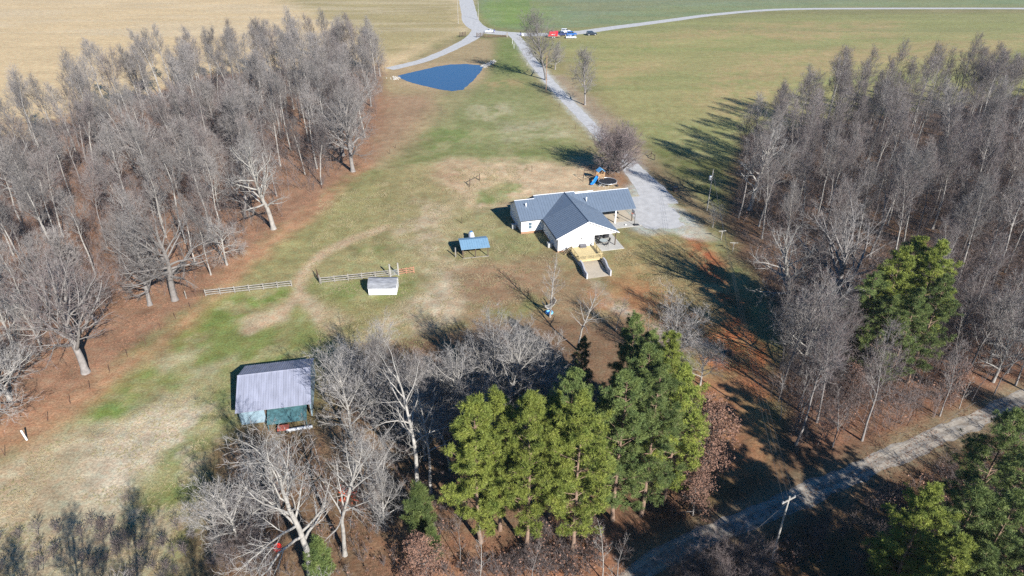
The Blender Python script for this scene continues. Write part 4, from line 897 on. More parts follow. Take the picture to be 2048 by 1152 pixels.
# ------------------------------------------------------------------ vehicles at the junction
def vehicle(x, y, rz, paint, kind, label):
    f = thing("parked_car" if kind != 'pickup' else "pickup_truck", x, y, rz, label, "pickup truck" if kind == 'pickup' else "car")
    Lh = {'sedan': 2.35, 'suv': 2.35, 'pickup': 2.8}[kind]; Wd = 0.92 if kind == 'sedan' else 1.0
    base = 0.28 if kind == 'sedan' else 0.4; belt = 0.92 if kind == 'sedan' else 1.15; top = 1.42 if kind == 'sedan' else 1.85
    bd = MB(); prof = [(-Lh, base + .15), (-Lh + .08, base), (Lh - .12, base), (Lh, base + .2), (Lh - .05, belt - .22), (Lh - 0.9, belt - 0.05), (Lh - 1.2, belt), (-Lh + .1, belt), (-Lh, belt - .15)]
    bd.prism(prof, -Wd, Wd); bd.build("body", M[paint], f)
    if kind == 'sedan': c0, c1, t0, t1 = -1.75, 1.1, -1.0, 0.35
    elif kind == 'suv': c0, c1, t0, t1 = -2.25, 1.15, -2.0, 0.45
    else: c0, c1, t0, t1 = -0.75, 1.55, -0.6, 0.85
    gl = MB(); gl.hexa([(c0, -Wd + .04, belt), (c1, -Wd + .04, belt), (c1, Wd - .04, belt), (c0, Wd - .04, belt)], [(t0, -Wd + .16, top - .06), (t1, -Wd + .16, top - .06), (t1, Wd - .16, top - .06), (t0, Wd - .16, top - .06)]); gl.build("window", M['carglass'], f)
    rf_ = MB(); rf_.hexa([(t0 - .03, -Wd + .14, top - .06), (t1 + .03, -Wd + .14, top - .06), (t1 + .03, Wd - .14, top - .06), (t0 - .03, Wd - .14, top - .06)], [(t0 + .1, -Wd + .22, top), (t1 - .1, -Wd + .22, top), (t1 - .1, Wd - .22, top), (t0 + .1, Wd - .22, top)])
    for px_ in ((c0 + t0) / 2, -0.3, ):
        for s_ in (-1, 1): rf_.hexa([(px_ - .05, s_ * (Wd - .035) - .02, belt), (px_ + .05, s_ * (Wd - .035) - .02, belt), (px_ + .05, s_ * (Wd - .035) + .02, belt), (px_ - .05, s_ * (Wd - .035) + .02, belt)], [(px_ - .05, s_ * (Wd - .15) - .02, top - .05), (px_ + .05, s_ * (Wd - .15) - .02, top - .05), (px_ + .05, s_ * (Wd - .15) + .02, top - .05), (px_ - .05, s_ * (Wd - .15) + .02, top - .05)])
    rf_.build("roof", M[paint], f)
    if kind == 'pickup': MB().box(-Lh + .2, -0.85, -Wd + .15, Wd - .15, belt - 0.02, belt + 0.006).build("truck_bed", M['dark'], f)
    r = 0.33 if kind == 'sedan' else 0.4
    for wx in (-Lh * 0.62, Lh * 0.64):
        for s_ in (-1, 1):
            wo = MB(); wo.torus((wx, s_ * (Wd - .06), r), r * 0.72, r * 0.28, axis='y', n=18); wh = wo.build("wheel", M['tyre'], f, True)
            MB().tube([(wx, s_ * (Wd - .06) - .09, r), (wx, s_ * (Wd - .06) + .09, r)], r * 0.6, 12).build("rim", M['rim'], wh)
    for s_ in (-1, 1):
        MB().box(Lh - .08, Lh + .01, s_ * 0.68 - .18, s_ * 0.68 + .18, belt - .42, belt - .26).build("headlight", M['lamp'], f)
        MB().box(-Lh - .01, -Lh + .08, s_ * 0.75 - .12, s_ * 0.75 + .12, belt - .35, belt - .17).build("tail_light", M['redlamp'], f)
    return f
def V(px, py): return G(px, py)
vehicle(*V(979.5, 64.5), math.pi + 0.05, 'car_white', 'sedan', "white sedan stopped at the road junction")
vehicle(*V(1123, 71), 0.03, 'car_navy', 'pickup', "dark navy pickup hitched in front of the flatbed trailer")
vehicle(*V(1131.5, 65.5), 0.08, 'car_white', 'suv', "white high-roofed car on the road behind the blue cars")
vehicle(*V(1143, 71), 0.05, 'car_blue', 'suv', "bright blue car between the white car and the silver sedan")
vehicle(*V(1142, 76.5), 0.05, 'car_silver', 'sedan', "pale silver sedan parked on the grass, nearest of the cluster")
vehicle(*V(1183, 70.5), 0.15, 'car_black', 'suv', "dark blue-black sport utility car parked alone on the grass")
x, y = V(1107, 75); tl = thing("flatbed_trailer", x, y, 0.03, "two-axle flatbed trailer with a tan plank deck by the road", "trailer")
MB().box(-2.9, 2.9, -1.1, 1.1, 0.62, 0.74).build("deck", M['deckplank'], tl); q = MB(); q.box(-2.9, 2.9, -1.0, -0.9, 0.5, 0.62); q.box(-2.9, 2.9, 0.9, 1.0, 0.5, 0.62); q.tube([(2.9, -0.8, 0.56), (4.2, 0, 0.5), (2.9, 0.8, 0.56)], 0.06, 6); q.build("frame", M['dark'], tl)
for sx in (-0.45, 0.45):
    for s_ in (-1, 1):
        wo = MB().torus((sx, s_ * 1.15, 0.36), 0.25, 0.1, axis='y', n=16).build("wheel", M['tyre'], tl); MB().tube([(sx, s_ * 1.15 - .11, .36), (sx, s_ * 1.15 + .11, .36)], 0.22, 10).build("rim", M['paint_white'], wo)
x, y = V(1106, 75); rc_ = thing("red_container", x, y, 0.03, "bright red boxy container loaded on the flatbed trailer", "container", z=0.74)
q = MB(); q.hexa([(-2.3, -0.95, 0), (2.0, -0.95, 0), (2.0, 0.95, 0), (-2.3, 0.95, 0)], [(-1.7, -0.95, 1.9), (2.2, -0.95, 2.1), (2.2, 0.95, 2.1), (-1.7, 0.95, 1.9)]); 
for i in range(5): q.box(-1.6 + i * 0.8, -1.5 + i * 0.8, -1.0, -0.95, 0.1, 1.85)
q.build("body", M['car_red'], rc_); q = MB(); q.box(-0.8, 0.9, -1.02, -1.0, 0.6, 0.85); q.build("white_stripe", M['paint_white'], rc_)
# person beside the white car
def person(x, y, rz, label):
    f = thing("person", x, y, rz, label, "person"); V_ = [(0, 0, .95), (0, 0, 1.15), (0, 0, 1.38), (0, 0, 1.5), (0, .02, 1.62), (0, .02, 1.72), (-.1, 0, .9), (-.12, .02, .5), (-.12, 0, .08), (-.12, .14, .04), (.1, 0, .9), (.12, -.04, .5), (.12, -.02, .08), (.12, .12, .04), (-.19, 0, 1.4), (-.25, -.02, 1.12), (-.26, .06, .88), (.19, 0, 1.4), (.25, -.02, 1.12), (.26, .06, .88)]
    Ed = [(0, 1), (1, 2), (2, 3), (3, 4), (4, 5), (0, 6), (6, 7), (7, 8), (8, 9), (0, 10), (10, 11), (11, 12), (12, 13), (2, 14), (14, 15), (15, 16), (2, 17), (17, 18), (18, 19)]
    Rd = [.15, .13, .16, .06, .10, .09, .10, .075, .05, .045, .10, .075, .05, .045, .07, .05, .035, .07, .05, .035]
    me = bpy.data.meshes.new("body"); me.from_pydata(V_, Ed, []); o = link(bpy.data.objects.new("body", me), f); me.materials.append(M['cloth_navy'])
    sk = o.modifiers.new("skin", 'SKIN'); sv_ = me.skin_vertices[0].data
    for i, r_ in enumerate(Rd): sv_[i].radius = (r_, r_ * 0.85)
    sv_[0].use_root = True
    sb = o.modifiers.new("sub", 'SUBSURF'); sb.levels = 1; sb.render_levels = 1
    hd = MB(); hd.tube([(0, -.02, 1.66), (0, -.03, 1.74), (0, -.02, 1.8), (0, 0, 1.83)], [.09, .115, .09, .02], 12); hd.build("hair", M['hair'], f, True)
person(*V(989, 65.8), 0.2, "person in dark blue clothes standing beside the white sedan")

# ------------------------------------------------------------------ rocks, ring, swing seat and bits of orange
rq = random.Random(5)
def rock_mb(mb, x, y, s):
    n = 7; z = 0
    lo = [(x + s * rq.uniform(.7, 1.1) * math.cos(6.283 * k / n), y + s * rq.uniform(.7, 1.1) * math.sin(6.283 * k / n), -0.03) for k in range(n)]
    hi = [(x + (p[0] - x) * rq.uniform(.45, .7), y + (p[1] - y) * rq.uniform(.45, .7), s * rq.uniform(.6, .95)) for p in lo]; mb.hexa(lo, hi)
rr_ = MB(); A = [G(965, 133), G(984, 126), G(988, 118.5)]
for i in range(260):
    t = rq.random() * 1.5; a = A[0] if t < 1 else A[1]; b = A[1] if t < 1 else A[2]; t = t % 1 if t >= 1 else t
    rock_mb(rr_, a[0] + (b[0] - a[0]) * t + rq.gauss(0, .5), a[1] + (b[1] - a[1]) * t + rq.gauss(0, 1.1), rq.uniform(.18, .42))
tag(rr_.build("riprap", M['rock']), "white stone riprap piled at the right tip of the pond", "rocks", kind='stuff')
rr_ = MB(); c0 = G(790, 157)
for i in range(40): rock_mb(rr_, c0[0] + rq.gauss(0, 1.0), c0[1] + rq.gauss(0, 1.3), rq.uniform(.15, .35))
tag(rr_.build("riprap", M['rock']), "small white stone riprap at the left tip of the pond", "rocks", kind='stuff')
for (x_, y_, lb) in ((985, 135, "left dark post below the pond's riprap"), (989, 132, "right dark post below the pond's riprap")): fpost(x_, y_, 1.6, lb, 0.1)
bx_, by_ = G(407, 232); q = MB(); n = 12
rings = [(1.9, 0), (1.95, 1.0), (1.6, 2.0), (0.9, 2.7), (0.15, 2.95)]
b0 = len(q.v)
for (r_, z_) in rings:
    for k in range(n): a = 6.283 * k / n; jj = rq.uniform(.88, 1.1); q.v.append((r_ * jj * math.cos(a), r_ * jj * 0.8 * math.sin(a), z_))
for i in range(len(rings) - 1):
    for k in range(n): q.f.append((b0 + i * n + k, b0 + i * n + (k + 1) % n, b0 + (i + 1) * n + (k + 1) % n, b0 + (i + 1) * n + k)); q.m.append(0)
q.f.append(tuple(b0 + 4 * n + k for k in range(n))); q.m.append(0)
o = q.build("boulder", M['greyrock'], None, True); o.location = (bx_, by_, 0); tag(o, "large pale grey rounded rock among the trunks of the left wood", "boulder")
x, y = G(1098.5, 627); q = MB(); q.torus((0, 0, 0.2), 0.5, 0.16); o = q.build("inflatable_ring", M['ringblue'], None, True); o.location = (x, y, 0.02); tag(o, "light blue ring at the foot of the lone pale tree", "inflatable ring")
q2 = MB(); q2.tube([(0, 0, 0.06), (0, 0, 0.1)], 0.42, 18); q2.build("floor", M['ringdark'], o)
x, y = G(1097, 617.5); st = thing("slatted_hammock", x, y, R(20), "white curved slatted seat hanging against the lone pale tree", "hammock")
q = MB()
for s_ in (-1, 1):
    pts = [(-1.0, s_ * 0.45, 1.35), (-0.75, s_ * 0.45, 0.75), (-0.3, s_ * 0.45, 0.35), (0.3, s_ * 0.45, 0.45), (0.8, s_ * 0.45, 0.95), (1.15, s_ * 0.45, 1.75)]; q.tube(pts, 0.07, 6)
q.build("frame", M['pole'], st); q = MB(); pr = [(-1.0, 1.35), (-0.75, .75), (-0.3, .35), (.3, .45), (.8, .95), (1.15, 1.75)]
for (a, b) in zip(pr, pr[1:]):
    for k in range(4):
        t = (k + .5) / 4; xx = a[0] + (b[0] - a[0]) * t; zz = a[1] + (b[1] - a[1]) * t; q.box(xx - .05, xx + .05, -.45, .45, zz - .02, zz + .03)
q.build("slat", M['pole'], st)
x, y = G(693, 990); q = MB(); rq2 = random.Random(3)
for i in range(60):
    a = rq2.uniform(0, 6.28); r_ = rq2.uniform(0, 1.3); p = Vector((r_ * math.cos(a) * .8 + .2, r_ * math.sin(a), rq2.uniform(.0, .5))); dv = Vector((rq2.gauss(0, .3), rq2.gauss(0, .3), rq2.uniform(-.2, .5)))
    bar(q, p, p + dv, .07, .03)
o = q.build("safety_netting", M['orange']); o.location = (x, y, 0.02); tag(o, "crumpled orange plastic netting on the ground between bare trees", "netting")
x, y = G(555, 1097); q = MB(); q.tube([(0, 0, 0), (0, 0, .12), (0, 0, .4), (0, 0, .5)], [.2, .42, .42, .36], 16); q.torus((0, 0, .5), .38, .04); o = q.build("plastic_tub", M['red_plastic'], None, False); o.location = (x, y, 0.0); o.rotation_euler = (0.3, 0.2, 0); tag(o, "bright red plastic tub under the big foreground tree", "tub")
# dark tyre by the red clay bank
x, y = G(1458, 708); q = MB(); rock_mb(q, 0, 0, 0.8); o = q.build("stump", M['darkwood']); o.location = (x, y, 0); tag(o, "dark stump beside the clay bank and pale gravel", "stump")

# ------------------------------------------------------------------ trees
def rotate_vecs(d, ax, ang):
    c, s_ = math.cos(ang), math.sin(ang); return d * c + np.cross(ax, d) * s_ + ax * (ax @ d) * (1 - c)
def unit(v): return v / (np.linalg.norm(v) + 1e-9)
def perp(d):
    a = np.array((1.0, 0, 0)) if abs(d[0]) < 0.6 else np.array((0, 1.0, 0)); return unit(np.cross(d, a))
class Tree:
    def __init__(s, seed): s.rg = np.random.RandomState(seed); s.thick = []; s.thin = []; s.tw = []
    def limb(s, p, d, L, r, lev, P):
        rg = s.rg; n = max(3, int(L / P['seg'][min(lev, len(P['seg']) - 1)])); pts = [p]; rad = [r]; dirs = [d]
        end = P['taper'][lev] if lev < len(P['taper']) else 0.3
        for i in range(n):
            d = unit(d + rg.normal(0, P['wob'][lev], 3) + np.array((0, 0, P['up'][lev])) * (1.0 / n)); p = p + d * (L / n)
            pts.append(p); rad.append(r * (1 - (1 - end) * (i + 1) / n)); dirs.append(d)
        (s.thick if lev <= P['trunk_lev'] else s.thin).append((np.array(pts), np.array(rad)))
        def at(t):
            k = t * n; i = min(int(k), n - 1); f = k - i; return pts[i] * (1 - f) + pts[i + 1] * f, dirs[min(i + 1, n)], rad[i] * (1 - f) + rad[i + 1] * f
        if lev < P['levels']:
            m = int(P['cnt'][lev] * (L / P['ref'][lev] if lev > 0 else 1) * rg.uniform(.85, 1.15)) + (1 if lev else 0); m = max(m, 2); az = rg.uniform(0, 6.28)
            for k in range(m):
                t0, t1 = P['span'][lev]; t = t0 + (t1 - t0) * ((k + rg.uniform(.1, .9)) / m); q, dd, rr = at(t)
                az += 2.4 + rg.normal(0, .5); a0, a1 = P['ang'][lev]; tt = (t - t0) / (t1 - t0 + 1e-9)
                ang = R(a0 + (a1 - a0) * tt + rg.normal(0, 8)); nd = rotate_vecs(dd, perp(dd), ang); nd = unit(rotate_vecs(nd, dd, az))
                LL = P['len'][lev](tt) * (1 if lev == 0 else L) * rg.uniform(.7, 1.2)
                s.limb(q, nd, LL, max(min(rr * P['rr'][lev], LL * .035 + .02), P.get('rmin', .012)), lev + 1, P)
        if lev >= P['tw_lev']:
            m = int(P['tw'] * L * (1 if lev == P['levels'] else .6))
            for k in range(m):
                q, dd, rr = at(rg.uniform(.15, 1)); nd = unit(dd * P.get('fwd', 1.0) + rg.normal(0, .55, 3) + np.array((0, 0, P.get('tup', .15))))
                ln = P['twl'] * rg.uniform(.5, 1.3); s.tw.append((q, q + nd * ln, P['tww']))
                if P.get('sub', 1):
                    for _ in range(P.get('sub', 1)):
                        f = rg.uniform(.25, .8); q2 = q + nd * ln * f; s.tw.append((q2, q2 + unit(nd + rg.normal(0, .5, 3)) * ln * .55, P['tww'] * .75))
def tubes(polys, sides, minr=0.0):
    V = []; F = []; b = 0
    for pts, rad in polys:
        n = len(pts); k = sides(rad[0]); dd = np.gradient(pts, axis=0); dd /= np.linalg.norm(dd, axis=1)[:, None] + 1e-9
        e1 = perp(dd[0]); a = np.arange(k) * 2 * np.pi / k; ring = []
        for i in range(n):
            e1 = unit(e1 - dd[i] * (e1 @ dd[i])); e2 = np.cross(dd[i], e1)
            ring.append(pts[i] + max(rad[i], minr) * (np.cos(a)[:, None] * e1 + np.sin(a)[:, None] * e2))
        V.append(np.concatenate(ring)); j = np.arange(k)
        for i in range(n - 1): F.append(np.stack([b + i * k + j, b + i * k + (j + 1) % k, b + (i + 1) * k + (j + 1) % k, b + (i + 1) * k + j], 1))
        b += n * k
    return (np.concatenate(V), np.concatenate(F)) if V else (np.zeros((0, 3)), np.zeros((0, 4), int))
def blades(tw, rg):
    A = np.array([t[0] for t in tw]); B = np.array([t[1] for t in tw]); W2 = np.array([t[2] for t in tw])
    d = B - A; sd2 = np.cross(d, rg.normal(0, 1, A.shape)); sd2 /= np.linalg.norm(sd2, axis=1)[:, None] + 1e-9; sd2 *= W2[:, None] / 2
    V = np.concatenate([A - sd2, A + sd2, B]); n = len(A); i = np.arange(n); return V, np.stack([i, i + n, i + 2 * n], 1)
PROTO = {}
def make_tree(key, seed, P, H, mats, leaves=0, name='bare_tree', extra=None):
    if key.startswith('sap'): name = 'sapling'
    T = Tree(seed); d = unit(np.array((P.get('lean', 0), 0, 1.0)))
    T.limb(np.array((0, 0, -0.1)), d, H, P['r0'], 0, P)
    if extra: extra(T, P)
    root = thing(name, 0, 0, 0, "bare tree", "tree"); rg = T.rg
    # root flare
    t0 = T.thick[0]; t0[1][0] *= 1.35
    V, F = tubes(T.thick, lambda r: 9 if r > .2 else 6); me = npmesh("trunk", V, F, [mats[0]]); me.polygons.foreach_set('use_smooth', [True] * len(me.polygons)); link(bpy.data.objects.new("trunk", me), root)
    V1, F1 = tubes(T.thin, lambda r: 5 if r > .06 else 3, P.get('minr', .012)); V2, F2 = blades(T.tw, rg); mi = np.concatenate([np.zeros(len(F1)), np.ones(len(F2))])
    Fs = [F1, F2 + len(V1)]; VV = [V1, V2]
    if leaves:
        I = rg.randint(0, len(T.tw), leaves); C0 = np.array([T.tw[i][1] for i in I]) + rg.normal(0, .12, (leaves, 3)); u = rg.normal(0, 1, (leaves, 3)); u /= np.linalg.norm(u, axis=1)[:, None]; v = np.cross(u, rg.normal(0, 1, (leaves, 3))); v /= np.linalg.norm(v, axis=1)[:, None]
        s_ = P.get('leaf', .11) * rg.uniform(.6, 1.3, (leaves, 1)); b = len(V1) + len(V2)
        VV.append(np.concatenate([C0 - u * s_, C0 - v * s_ * .7, C0 + u * s_, C0 + v * s_ * .7])); i = np.arange(leaves); Fs.append(np.stack([b + i, b + i + leaves, b + i + 2 * leaves, b + i + 3 * leaves], 1)); mi = np.concatenate([mi, np.full(leaves, 2)])
    me = npmesh("crown", np.concatenate(VV), Fs, [M['bark_grey'] if key[0] in 'fp' and key != 'field' else mats[0]] + mats[1:], mi); link(bpy.data.objects.new("crown", me), root)
    PROTO[key] = [root, False]; return T
c_ = lambda a, b: (lambda t: a + (b - a) * t)
def bell(base, peak, tp, top):
    return lambda t: (base + (peak - base) * (t / tp)) if t < tp else (peak + (top - peak) * ((t - tp) / (1 - tp)))
FOREST = dict(levels=3, trunk_lev=0, seg=[1.6, .8, .6, .5], wob=[.035, .10, .14, .18], up=[.1, .9, .6, .3], taper=[.12, .25, .3, .3], cnt=[24, 7, 4], ref=[1, 4, 2], span=[(.45, .98), (.25, .95), (.25, .95)], ang=[(50, 20), (42, 30), (40, 35)],
              len=[bell(2.6, 4.6, .3, 2.0), c_(.55, .3), c_(.6, .4)], rr=[.55, .6, .6], r0=.22, tw_lev=2, tw=4.6, twl=.8, tww=.026, sub=1, minr=.017)
BGRY = [M['bark_grey'], M['twig_grey'], M['deadleaf']]
def mats(a, tw): return [M[a], M[tw], M['deadleaf']]
for i in range(3):
    P = dict(FOREST); P['wob'] = [.03 + .012 * i, .10, .14, .18]; P['span'] = [(.42 + .06 * i, .98), (.25, .95), (.25, .95)]
    make_tree('f%d' % i, 11 + i, P, 20 + i, mats('bark_pale', 'twig_grey'))
for i in range(4):
    P = dict(FOREST); P['wob'] = [.05, .12, .16, .18]; P['span'] = [(.32 + .07 * i, .98), (.2, .95), (.2, .95)]; P['cnt'] = [26, 7, 4]; P['r0'] = .16 + .03 * (i % 2)
    make_tree('p%d' % i, 31 + i, P, 18 + i, mats('bark_pale' if i % 2 else 'bark_grey', 'twig_purple'))
# broad spreading crowns: a short trunk that breaks into heavy limbs
def broad(key, seed, H, spread, fork, n1, bark, tw, r0=.45, dens=1.0, up=.35, low=70, lev1=1, tww=.03, wob=.11, leaves=0, twl=.85, cnt2=7, cnt3=5, ratio=.55):
    P = dict(levels=3, trunk_lev=lev1, seg=[.9, .9, .7, .5], wob=[.05, wob, .15, .2], up=[.05, up, .35, .2], taper=[.35, .18, .25, .3], cnt=[n1, cnt2, cnt3], ref=[1, spread, spread * .5], span=[(fork, .97), (.2, .96), (.15, .95)], ang=[(low, 16), (50, 34), (48, 38)],
             len=[bell(spread * .85, spread, .35, spread * .75), c_(ratio, .28), c_(.55, .35)], rr=[.6, .55, .6], r0=r0, tw_lev=2, tw=5.5 * dens, twl=twl, tww=tww, sub=1)
    return make_tree(key, seed, P, H, mats(bark, tw), leaves)
broad('oak0', 51, 12.5, 9.5, .28, 22, 'bark_grey', 'twig_purple', .5, 1.0)
broad('oak1', 52, 15.5, 9.0, .22, 24, 'bark_grey', 'twig_grey', .5, 1.0)
broad('oak2', 53, 14, 10.0, .35, 20, 'bark_grey', 'twig_grey', .55, .9, low=78)
broad('syc', 54, 17.5, 8.0, .3, 17, 'bark_pale', 'twig_pale', .5, .5, low=65, wob=.14, tww=.03)
broad('big', 55, 17.0, 7.6, .36, 17, 'bark_pale', 'twig_pale', 0.38, .6, low=78, wob=.16, up=.45, tww=.03, cnt2=9, cnt3=5)
broad('big2', 56, 19, 7.0, .42, 15, 'bark_pale', 'twig_pale', .32, .35, low=75, wob=.13, tww=.026, cnt2=5, cnt3=3)
broad('silver', 57, 8.0, 6.5, .2, 16, 'bark_pale', 'twig_pale', .28, 1.1, up=.6, low=75, wob=.12, tww=.026)
broad('field', 58, 13.5, 7.0, .24, 22, 'bark_grey', 'twig_grey', .3, 1.1, up=.6, low=66, tww=.032)
broad('bush', 59, 4.5, 7.5, .05, 34, 'bark_grey', 'twig_purple', .28, 2.2, up=.55, low=68, wob=.06, tww=.028, cnt2=9)
broad('weep', 60, 7.5, 4.5, .35, 16, 'bark_pale', 'twig_pale', .2, 1.6, up=-1.0, low=60, wob=.1, tww=.026)
broad('round', 61, 9.5, 5.5, .22, 18, 'bark_pale', 'twig_pale', .22, 1.0, up=.5, low=65, tww=.026)
broad('beech', 62, 8.5, 3.8, .1, 18, 'bark_grey', 'twig_purple', .16, 1.0, up=.3, low=72, leaves=9000)
Pb = dict(levels=2, trunk_lev=0, seg=[.8, .5, .5], wob=[.03, .07, .12], up=[.1, .5, .4], taper=[.08, .2, .3], cnt=[34, 6], ref=[1, 2.5], span=[(.2, .98), (.2, .95)], ang=[(68, 38), (42, 32)],
          len=[bell(2.6, 3.1, .25, .6), c_(.4, .25)], rr=[.42, .6], r0=.17, tw_lev=1, tw=4, twl=.6, tww=.022, sub=1)
make_tree('birch', 71, Pb, 11.2, mats('bark_pale', 'twig_pale'))
for i in range(3):
    P = dict(Pb); P['cnt'] = [20 + 3 * i, 4]; P['len'] = [bell(1.2, 1.7, .3, .4), c_(.4, .25)]; P['r0'] = .075; P['wob'] = [.05, .1, .14]; make_tree('sap%d' % i, 81 + i, P, 8.5 + i, mats('bark_pale' if i != 1 else 'bark_grey', 'twig_pale' if i == 0 else 'twig_purple'))

def make_pine(key, seed, H, clear, rad, mt, n1=46, tufts=13, dens=1.0, shape=None, r0=.24):
    rg = np.random.RandomState(seed); root = thing("pine_tree", 0, 0, 0, "pine", "tree"); th = []; cl = []
    n = 12; z = np.linspace(-.1, H, n); pts = np.stack([np.cumsum(rg.normal(0, .05, n)), np.cumsum(rg.normal(0, .05, n)), z], 1); pts[0, :2] = 0; rd = r0 * (1 - .88 * z / H); rd[0] *= 1.25; th.append((pts, rd)); az = 0
    for k in range(n1):
        t = clear + (1 - clear) * ((k + .5) / n1) ** .9; az += 2.4 + rg.normal(0, .4); zz = t * H; tt = (t - clear) / (1 - clear)
        L0 = rad * (shape(tt) if shape else (min(1, .55 + tt * 1.6) * (1 - tt) ** .62 + .1)) * rg.uniform(.65, 1.2); c0 = np.array([np.interp(zz, z, pts[:, 0]), np.interp(zz, z, pts[:, 1]), zz])
        d = np.array((math.cos(az), math.sin(az), .15 + .55 * tt)); d = unit(d); m = 5; bp_ = [c0]
        for i in range(m): d = unit(d + rg.normal(0, .08, 3) + np.array((0, 0, .08))); bp_.append(bp_[-1] + d * L0 / m)
        bp_ = np.array(bp_); th.append((bp_, np.linspace(.06 * (1 - tt) + .025, .012, m + 1)))
        for q in range(int(tufts * (L0 / rad) * 1.25) + 3):
            f = rg.uniform(.3, 1.02) ** .8; p = np.array([np.interp(f * m, np.arange(m + 1), bp_[:, j]) for j in range(3)]); sp = .13 * L0 * (1.15 - f * .6) + .12
            e = p + rg.normal(0, .8, 3) * np.array((sp, sp, sp * .55)) + np.array((0, 0, .1)); cl.append(e)
            if rg.rand() < .35: th.append((np.array([p, (p + e) / 2 + (0, 0, .02), e]), np.array([.02, .015, .01])))
    for i in range(7): cl.append(np.array([pts[-1, 0], pts[-1, 1], H - .1]) + rg.normal(0, .22, 3))
    V, F = tubes(th, lambda r: 8 if r > .1 else 4); me = npmesh("trunk", V, F, [M['bark_pine']]); link(bpy.data.objects.new("trunk", me), root)
    C0 = np.array(cl); nb = int(58 * dens); C1 = np.repeat(C0, nb, 0); N = len(C1); dr = rg.normal(0, 1, (N, 3)); dr[:, 2] = dr[:, 2] * .8 + .35; dr /= np.linalg.norm(dr, axis=1)[:, None]
    ln = np.repeat(rg.uniform(.26, .52, len(C0)), nb) * rg.uniform(.7, 1.2, N); A = C1 + dr * .03; B = C1 + dr * ln[:, None]; sd2 = np.cross(dr, rg.normal(0, 1, (N, 3))); sd2 /= np.linalg.norm(sd2, axis=1)[:, None]; sd2 *= .017
    mid = (A + B) / 2; V = np.concatenate([A, mid - sd2, B, mid + sd2]); i = np.arange(N); me = npmesh("crown", V, np.stack([i, i + N, i + 2 * N, i + 3 * N], 1), [mt]); link(bpy.data.objects.new("crown", me), root)
    PROTO[key] = [root, False]
make_pine('pine0', 101, 19.5, .12, 3.9, M['needle'], 60, 22, shape=lambda t: (.55 + .45 * min(1, t * 3)) * max(.12, 1 - t ** 2.6) ** .75)
make_pine('pine1', 102, 20.5, .17, 3.7, M['needle'], 58, 22, shape=lambda t: (.55 + .45 * min(1, t * 3)) * max(.12, 1 - t ** 2.6) ** .75)
make_pine('pine2', 103, 21.5, .14, 4.1, M['needle'], 64, 21, shape=lambda t: (.55 + .45 * min(1, t * 3)) * max(.12, 1 - t ** 2.6) ** .75)
make_pine('pine3', 104, 20.0, .10, 4.3, M['needle_dark'], 58, 19, shape=lambda t: (.55 + .45 * min(1, t * 3)) * max(.12, 1 - t ** 2.6) ** .75)
make_pine('pine4', 105, 17.0, .06, 3.6, M['needle_dark'], 50, 19, shape=lambda t: (.55 + .45 * min(1, t * 3)) * max(.12, 1 - t ** 2.6) ** .75)
make_pine('cedar', 106, 6.5, .04, 1.5, M['needle_dark'], 46, 10, r0=.1)

NT = [0]
def tree(key, px, py, sc=1.0, label=None, group=None, rz=None, world=None, name=None):
    x, y = world if world else G(px, py); NT[0] += 1; rg_ = random.Random(NT[0] * 77); rz = rg_.uniform(0, 6.28) if rz is None else rz
    root, used = PROTO[key]
    if not used:
        PROTO[key][1] = True; root.location = (x, y, 0); root.rotation_euler = (0, 0, rz); root.scale = (sc, sc, sc); o = root
        if 'group' in o: del o['group']
        CH[root.name] = [(c, []) for c in root.children]
        if group: root['group'] = group
    else:
        if root.name not in CH: CH[root.name] = [(c, []) for c in root.children]
        o = dup(root, x, y, rz, (sc * rg_.uniform(.93, 1.07), sc * rg_.uniform(.93, 1.07), sc)); 
        if group: o['group'] = group
        elif 'group' in o: del o['group']
    if label: o['label'] = label
    o['category'] = 'sapling' if key.startswith('sap') else 'tree'; return o

# trees one can pick out, from their trunk's foot in the photograph
PT = []; 
def key_tree(k, x, y, s, l): PT.append(G(x, y)); tree(k, x, y, s, l)
key_tree('oak0', 172, 745, 1.05, "broad purple-twigged oak standing alone at the edge of the left wood above the white post")
key_tree('syc', 547, 458, 1.0, "white-limbed tree with a pale trunk at the left wood's edge, left of the pasture")
key_tree('oak1', 706, 343, 1.05, "large rounded grey tree at the right-hand edge of the left wood, below the pond")
key_tree('weep', 454, 530, 1.0, "silvery drooping tree with tangled twigs above the left end of the board fence")
key_tree('f1', 422, 550, .6, "leaning short-trunked tree beside the drooping silvery tree")
key_tree('oak2', 350, 600, .95, "dark many-limbed tree at the left end of the board fence")
key_tree('oak1', 300, 610, .7, "smaller grey tree leaning over the rusty tube gate")
key_tree('syc', 30, 640, .85, "pale-trunked tree at the left edge of the photograph, above the silver one")
key_tree('silver', -20, 860, 1.25, "silver-twigged tree cut by the left edge of the photograph")
key_tree('silver', 20, 800, 1.0, "smaller silver tree behind the one cut by the left edge")
key_tree('birch', 1100, 634, 1.0, "slender lone white-barked tree with the blue ring at its foot")
key_tree('field', 1170, 210, 1.0, "round bare tree right of the driveway, nearer of two beside the field")
key_tree('field', 1092, 160, 1.4, "tall bare tree in front of the parked vehicles, behind the brown utility pole")
key_tree('oak1', 1110, 139, .5, "low rounded grey bush-like tree right of the driveway below the vehicles")
key_tree('bush', 1236, 345, 1.15, "dense purple-brown rounded tree between the driveway and the play set")
key_tree('big', 622, 1165, .95, "huge pale bare tree with spreading crooked limbs at the bottom below the barn")
key_tree('big2', 690, 1110, .75, "pale bare tree just right of the giant foreground tree")
key_tree('big2', 838, 1000, .85, "tall pale twin-trunked tree right of the big spreading foreground tree")
key_tree('big2', 1012, 850, .6, "slim pale bare tree behind the yellow-green pines")
